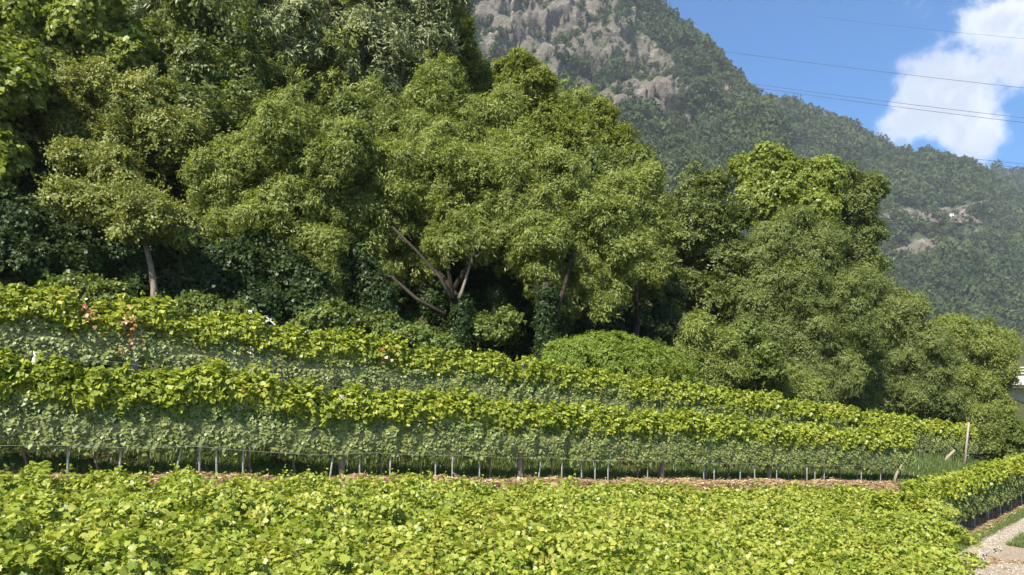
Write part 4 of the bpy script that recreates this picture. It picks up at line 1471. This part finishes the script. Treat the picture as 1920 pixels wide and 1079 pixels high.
tree('willow_tree', 'feathery pale green willow in front of the dome shaped trees', 'tree', base_at(1500, 42), L(42, [(1475, 430, 46), (1440, 480, 50), (1515, 480, 60), (1440, 550, 58), (1500, 560, 64), (1570, 550, 54), (1450, 630, 50), (1520, 640, 60), (1590, 620, 50), (1500, 700, 50), (1560, 700, 50), (1420, 580, 40)]), 'willow', 1.05, 2.4, .22, thin=.1)
tree('willow_tree', 'yellowish feathery willow at the low right of the wood', 'tree', base_at(1660, 46), L(46, [(1624, 530, 37), (1649, 570, 47), (1684, 600, 49), (1634, 630, 47), (1729, 640, 47), (1684, 670, 49), (1634, 700, 45), (1729, 710, 43), (1764, 680, 29), (1684, 740, 43), (1759, 750, 37), (1604, 740, 43)]), 'willow', 1.1, 2.3, .22)
tree('grey_green_tree', 'grey green tree at the right end of the wood before the bridge', 'tree', base_at(1845, 52), L(52, [(1796, 633, 35), (1831, 663, 41), (1866, 648, 29), (1856, 708, 41), (1816, 708, 37), (1836, 758, 41), (1866, 763, 29), (1781, 613, 25), (1801, 768, 33), (1846, 808, 37)]), 'ash', 1.25, 2.1, .22)
tree('slender_conifer', 'slender dark conifer just showing above the last trees', 'conifer', base_at(1853, 75), L(75, [(1852, 606, 7), (1852, 625, 10), (1853, 645, 13), (1853, 670, 15)]), 'hornbeam', 1.0, 2.5, .15)

# shrubs and the creeper mound in front of the wood
def shrub(name, label, px, d, items, style, dens=2.4, spray=1.0, **kw):
    return tree(name, label, 'shrub', base_at(px, d), L(d, items, **kw), style, spray, dens, .07, fork=.25)


shrub('shrub', 'rounded dark shrub on the right of the creeper mound', 1320, 35, [(1305, 622, 32), (1340, 650, 36), (1300, 670, 34), (1360, 690, 34), (1325, 705, 34)], 'ash')
shrub('shrub', 'yellow edged shrub between the dark shrub and the willow', 1400, 36.5, [(1392, 638, 32), (1425, 665, 32), (1395, 690, 32), (1440, 700, 26), (1370, 640, 22)], 'creeper')
shrub('shrub', 'small low shrub behind the upper row before the willow', 1480, 38, [(1470, 720, 28), (1510, 735, 24), (1430, 725, 26)], 'ash')
mound = tree('creeper_mound', 'wide low mound smothered in bright green creeper', 'mound', base_at(1150, 29.2), [(at(1140, 700, 29.2), 2.7, 1.6, 1.75), (at(1075, 700, 29.0), 1.5, 1.2, 1.4), (at(1225, 705, 29.5), 1.7, 1.2, 1.3)], 'mound', .7, 3.2, .05, thin=-1.2)
MB().tube([(0, 0, -.5), (0, 0, .5), (0, 0, 1.0)], [1.5, 1.2, .5], 14, wob=.05).build('heap', M['ground'], mound)
for px, d, items, lab in ((620, 27, [(600, 612, 26), (640, 600, 28), (570, 620, 22)], 'pale green bush behind the upper row, left of the shaded hollow'),
                          (735, 28, [(715, 625, 26), (755, 640, 26), (690, 640, 20)], 'low bush at the left foot of the spreading tree'),
                          (800, 28, [(790, 640, 24), (825, 655, 20)], 'small bush just left of the ivy wrapped middle trunk'),
                          (895, 32, [(880, 605, 24), (905, 620, 22), (945, 615, 28)], 'sunlit bush seen between the ivy wrapped trunks'),
                          
                          (180, 25.5, [(160, 545, 20), (210, 560, 22), (120, 550, 22)], 'low bush under the small yellowish tree'),
                          (420, 26, [(400, 590, 22), (350, 580, 20), (450, 600, 20)], 'low dark bush right of the small yellowish tree')):
    shrub('bush', lab, px, d, items, 'creeper')
shrub('shrub', 'leafy bush at the far end of the track row, under the bridge', 1880, 48, [(1870, 800, 26), (1905, 815, 28), (1850, 830, 22), (1900, 850, 24)], 'creeper')
shrub('shrub', 'low leafy bush under the yellowish willow behind the upper row', 1700, 47, [(1690, 765, 26), (1730, 775, 26), (1655, 760, 24)], 'ash')
shrub('shrub', 'low bush filling the gap left of the leaning pale pole', 1770, 49, [(1760, 775, 26), (1795, 790, 22), (1745, 755, 20)], 'creeper')
shrub('shrub', 'dense green bush beyond the leaning pale pole', 1840, 46, [(1835, 790, 28), (1850, 830, 22), (1815, 815, 18)], 'ash')

for px, d, lab in ((20, 27.5, 'shade-coloured low growth at the left edge of the wood floor'), (110, 28.5, 'shade-coloured low growth left of the pale bent trunk'), (210, 29, 'shade-coloured low growth right behind the pale bent trunk'),
                   (330, 28, 'shade-coloured low growth right of the pale bent trunk'), (430, 28.5, 'shade-coloured low growth under the fresh green round topped tree'), (530, 29.5, 'shade-coloured low growth at the foot of the fresh green round topped tree'),
                   (660, 31, 'shade-coloured low growth left of the spreading tree'), (760, 33.5, 'shade-coloured low growth in the hollow under the spreading tree'), (950, 35, 'shade-coloured low growth behind the ivy wrapped trunks'),
                   (1100, 36, 'shade-coloured low growth behind the creeper mound'), (1220, 37, 'shade-coloured low growth in the gap right of the creeper mound'), (-70, 27, 'shade-coloured low growth beyond the left edge'), (60, 30.5, 'shade-coloured growth higher up the bank left of the pale bent trunk'), (-20, 30.5, 'shade-coloured growth higher up the bank at the left edge'), (150, 31.5, 'shade-coloured growth higher up the bank above the pale bent trunk')):
    gy = HORIZON - (g((px - 960) / FPX * d, d) - EYE) / d * FPX
    shrub('shade_dark_bush', lab, px, d, [(px - 35, gy - 45, 40), (px + 30, gy - 60, 46, .6), (px, gy - 100, 42, 1), (px + 55, gy - 20, 30, -.3), (px - 45, gy - 105, 34, 1.2)], 'ivy', 2.2, 1.2)  # bushes added as a dark mass, their shade painted into the leaf colour

# trees filling the wood behind: one build of each kind, then copies
def copy_tree(o, parent=None):
    c = o.copy()
    COL.objects.link(c)
    c.parent = parent
    if parent is not None:
        c.matrix_parent_inverse.identity()
    for ch in list(o.children):
        copy_tree(ch, c)
    return c


def filler(style, seed, H, W_):
    r = random.Random(seed)
    lobes = []
    for k in range(9):
        a = k * 2.4
        h = .35 + .6 * (k / 8)
        rr = W_ * .5 * (1.05 - .6 * (k / 8)) * r.uniform(.6, 1)
        lobes.append((Vector((math.cos(a) * rr, math.sin(a) * rr, H * h)), W_ * r.uniform(.22, .3), W_ * r.uniform(.22, .3), W_ * r.uniform(.2, .28)))
    lobes.append((Vector((0, 0, H * .92)), W_ * .22, W_ * .22, W_ * .24))
    return lobes


kinds = [('chestnut', 'dull green'), ('hornbeam', 'dark olive'), ('ash', 'mid green')]
where = {0: [(-160, 44), (40, 52), (250, 50), (330, 44), (560, 54), (650, 60), (470, 62), (150, 62), (760, 52), (-60, 60)],
         1: [(-60, 33), (20, 32), (110, 34), (200, 35), (300, 35), (400, 34), (60, 38), (380, 37), (20, 42), (680, 38), (760, 36), (960, 39), (1050, 38), (1240, 50), (-120, 34), (450, 45), (1130, 40), (1400, 58)],
         2: [(900, 50), (1060, 52), (1180, 55), (700, 48), (600, 42), (330, 56), (1530, 62)]}
spots = {0: 'high on the slope behind the heavy foliage', 1: 'in the shaded depth of the wood', 2: 'in the middle of the slope behind the front trees'}
for ki, (stl, adj) in enumerate(kinds):
    H = (11.0, 8.0, 9.5)[ki]
    proto = None
    for px, d in where[ki]:
        b = base_at(px, d)
        if proto is None:
            lo = [(c + Vector(b), a1, a2, a3) for c, a1, a2, a3 in filler(stl, ki + 3, H, H * .72)]
            proto = tree('woodland_tree', '%s tree %s' % (adj, spots[ki]), 'tree', b, lo, stl, 1.35, 1.7, .25, group='%s trees %s' % (adj, spots[ki]))
            o = proto
        else:
            o = copy_tree(proto)
            o.location = b
            if d < 36:
                o['label'] = 'low dark olive tree at the front of the shaded wood floor'
            o.rotation_euler[2] = RNG.choice([0, .35, -.35, .6, -.6])
            q = RNG.uniform(.85, 1.15)
            o.scale = (q, q, q * RNG.uniform(.92, 1.12) * (.72 if d < 36 else 1))

# ------------------------------------------------------------------ the air
if HAZE_DENSITY > 0:
    hm = bpy.data.materials.new('pale_air')
    hm.use_nodes = True
    hn = NT(hm.node_tree)
    pv = hn.n('ShaderNodeVolumePrincipled', ins={'Color': (.80, .88, 1.0, 1), 'Density': HAZE_DENSITY, 'Anisotropy': .2})
    hn.n('ShaderNodeOutputMaterial', ins={'Volume': pv.outputs[0]})
    mb = MB()
    mb.box((0, 0, 0), (2, 2, 2))
    o = mb.build('haze', hm, smooth=False)
    zlow, zhigh = -8.0, 900.0
    o.scale = (2650, 2200, (zhigh - zlow) / 2)
    o.location = (0, 420, (zhigh + zlow) / 2)
    tag(o, kind='stuff')
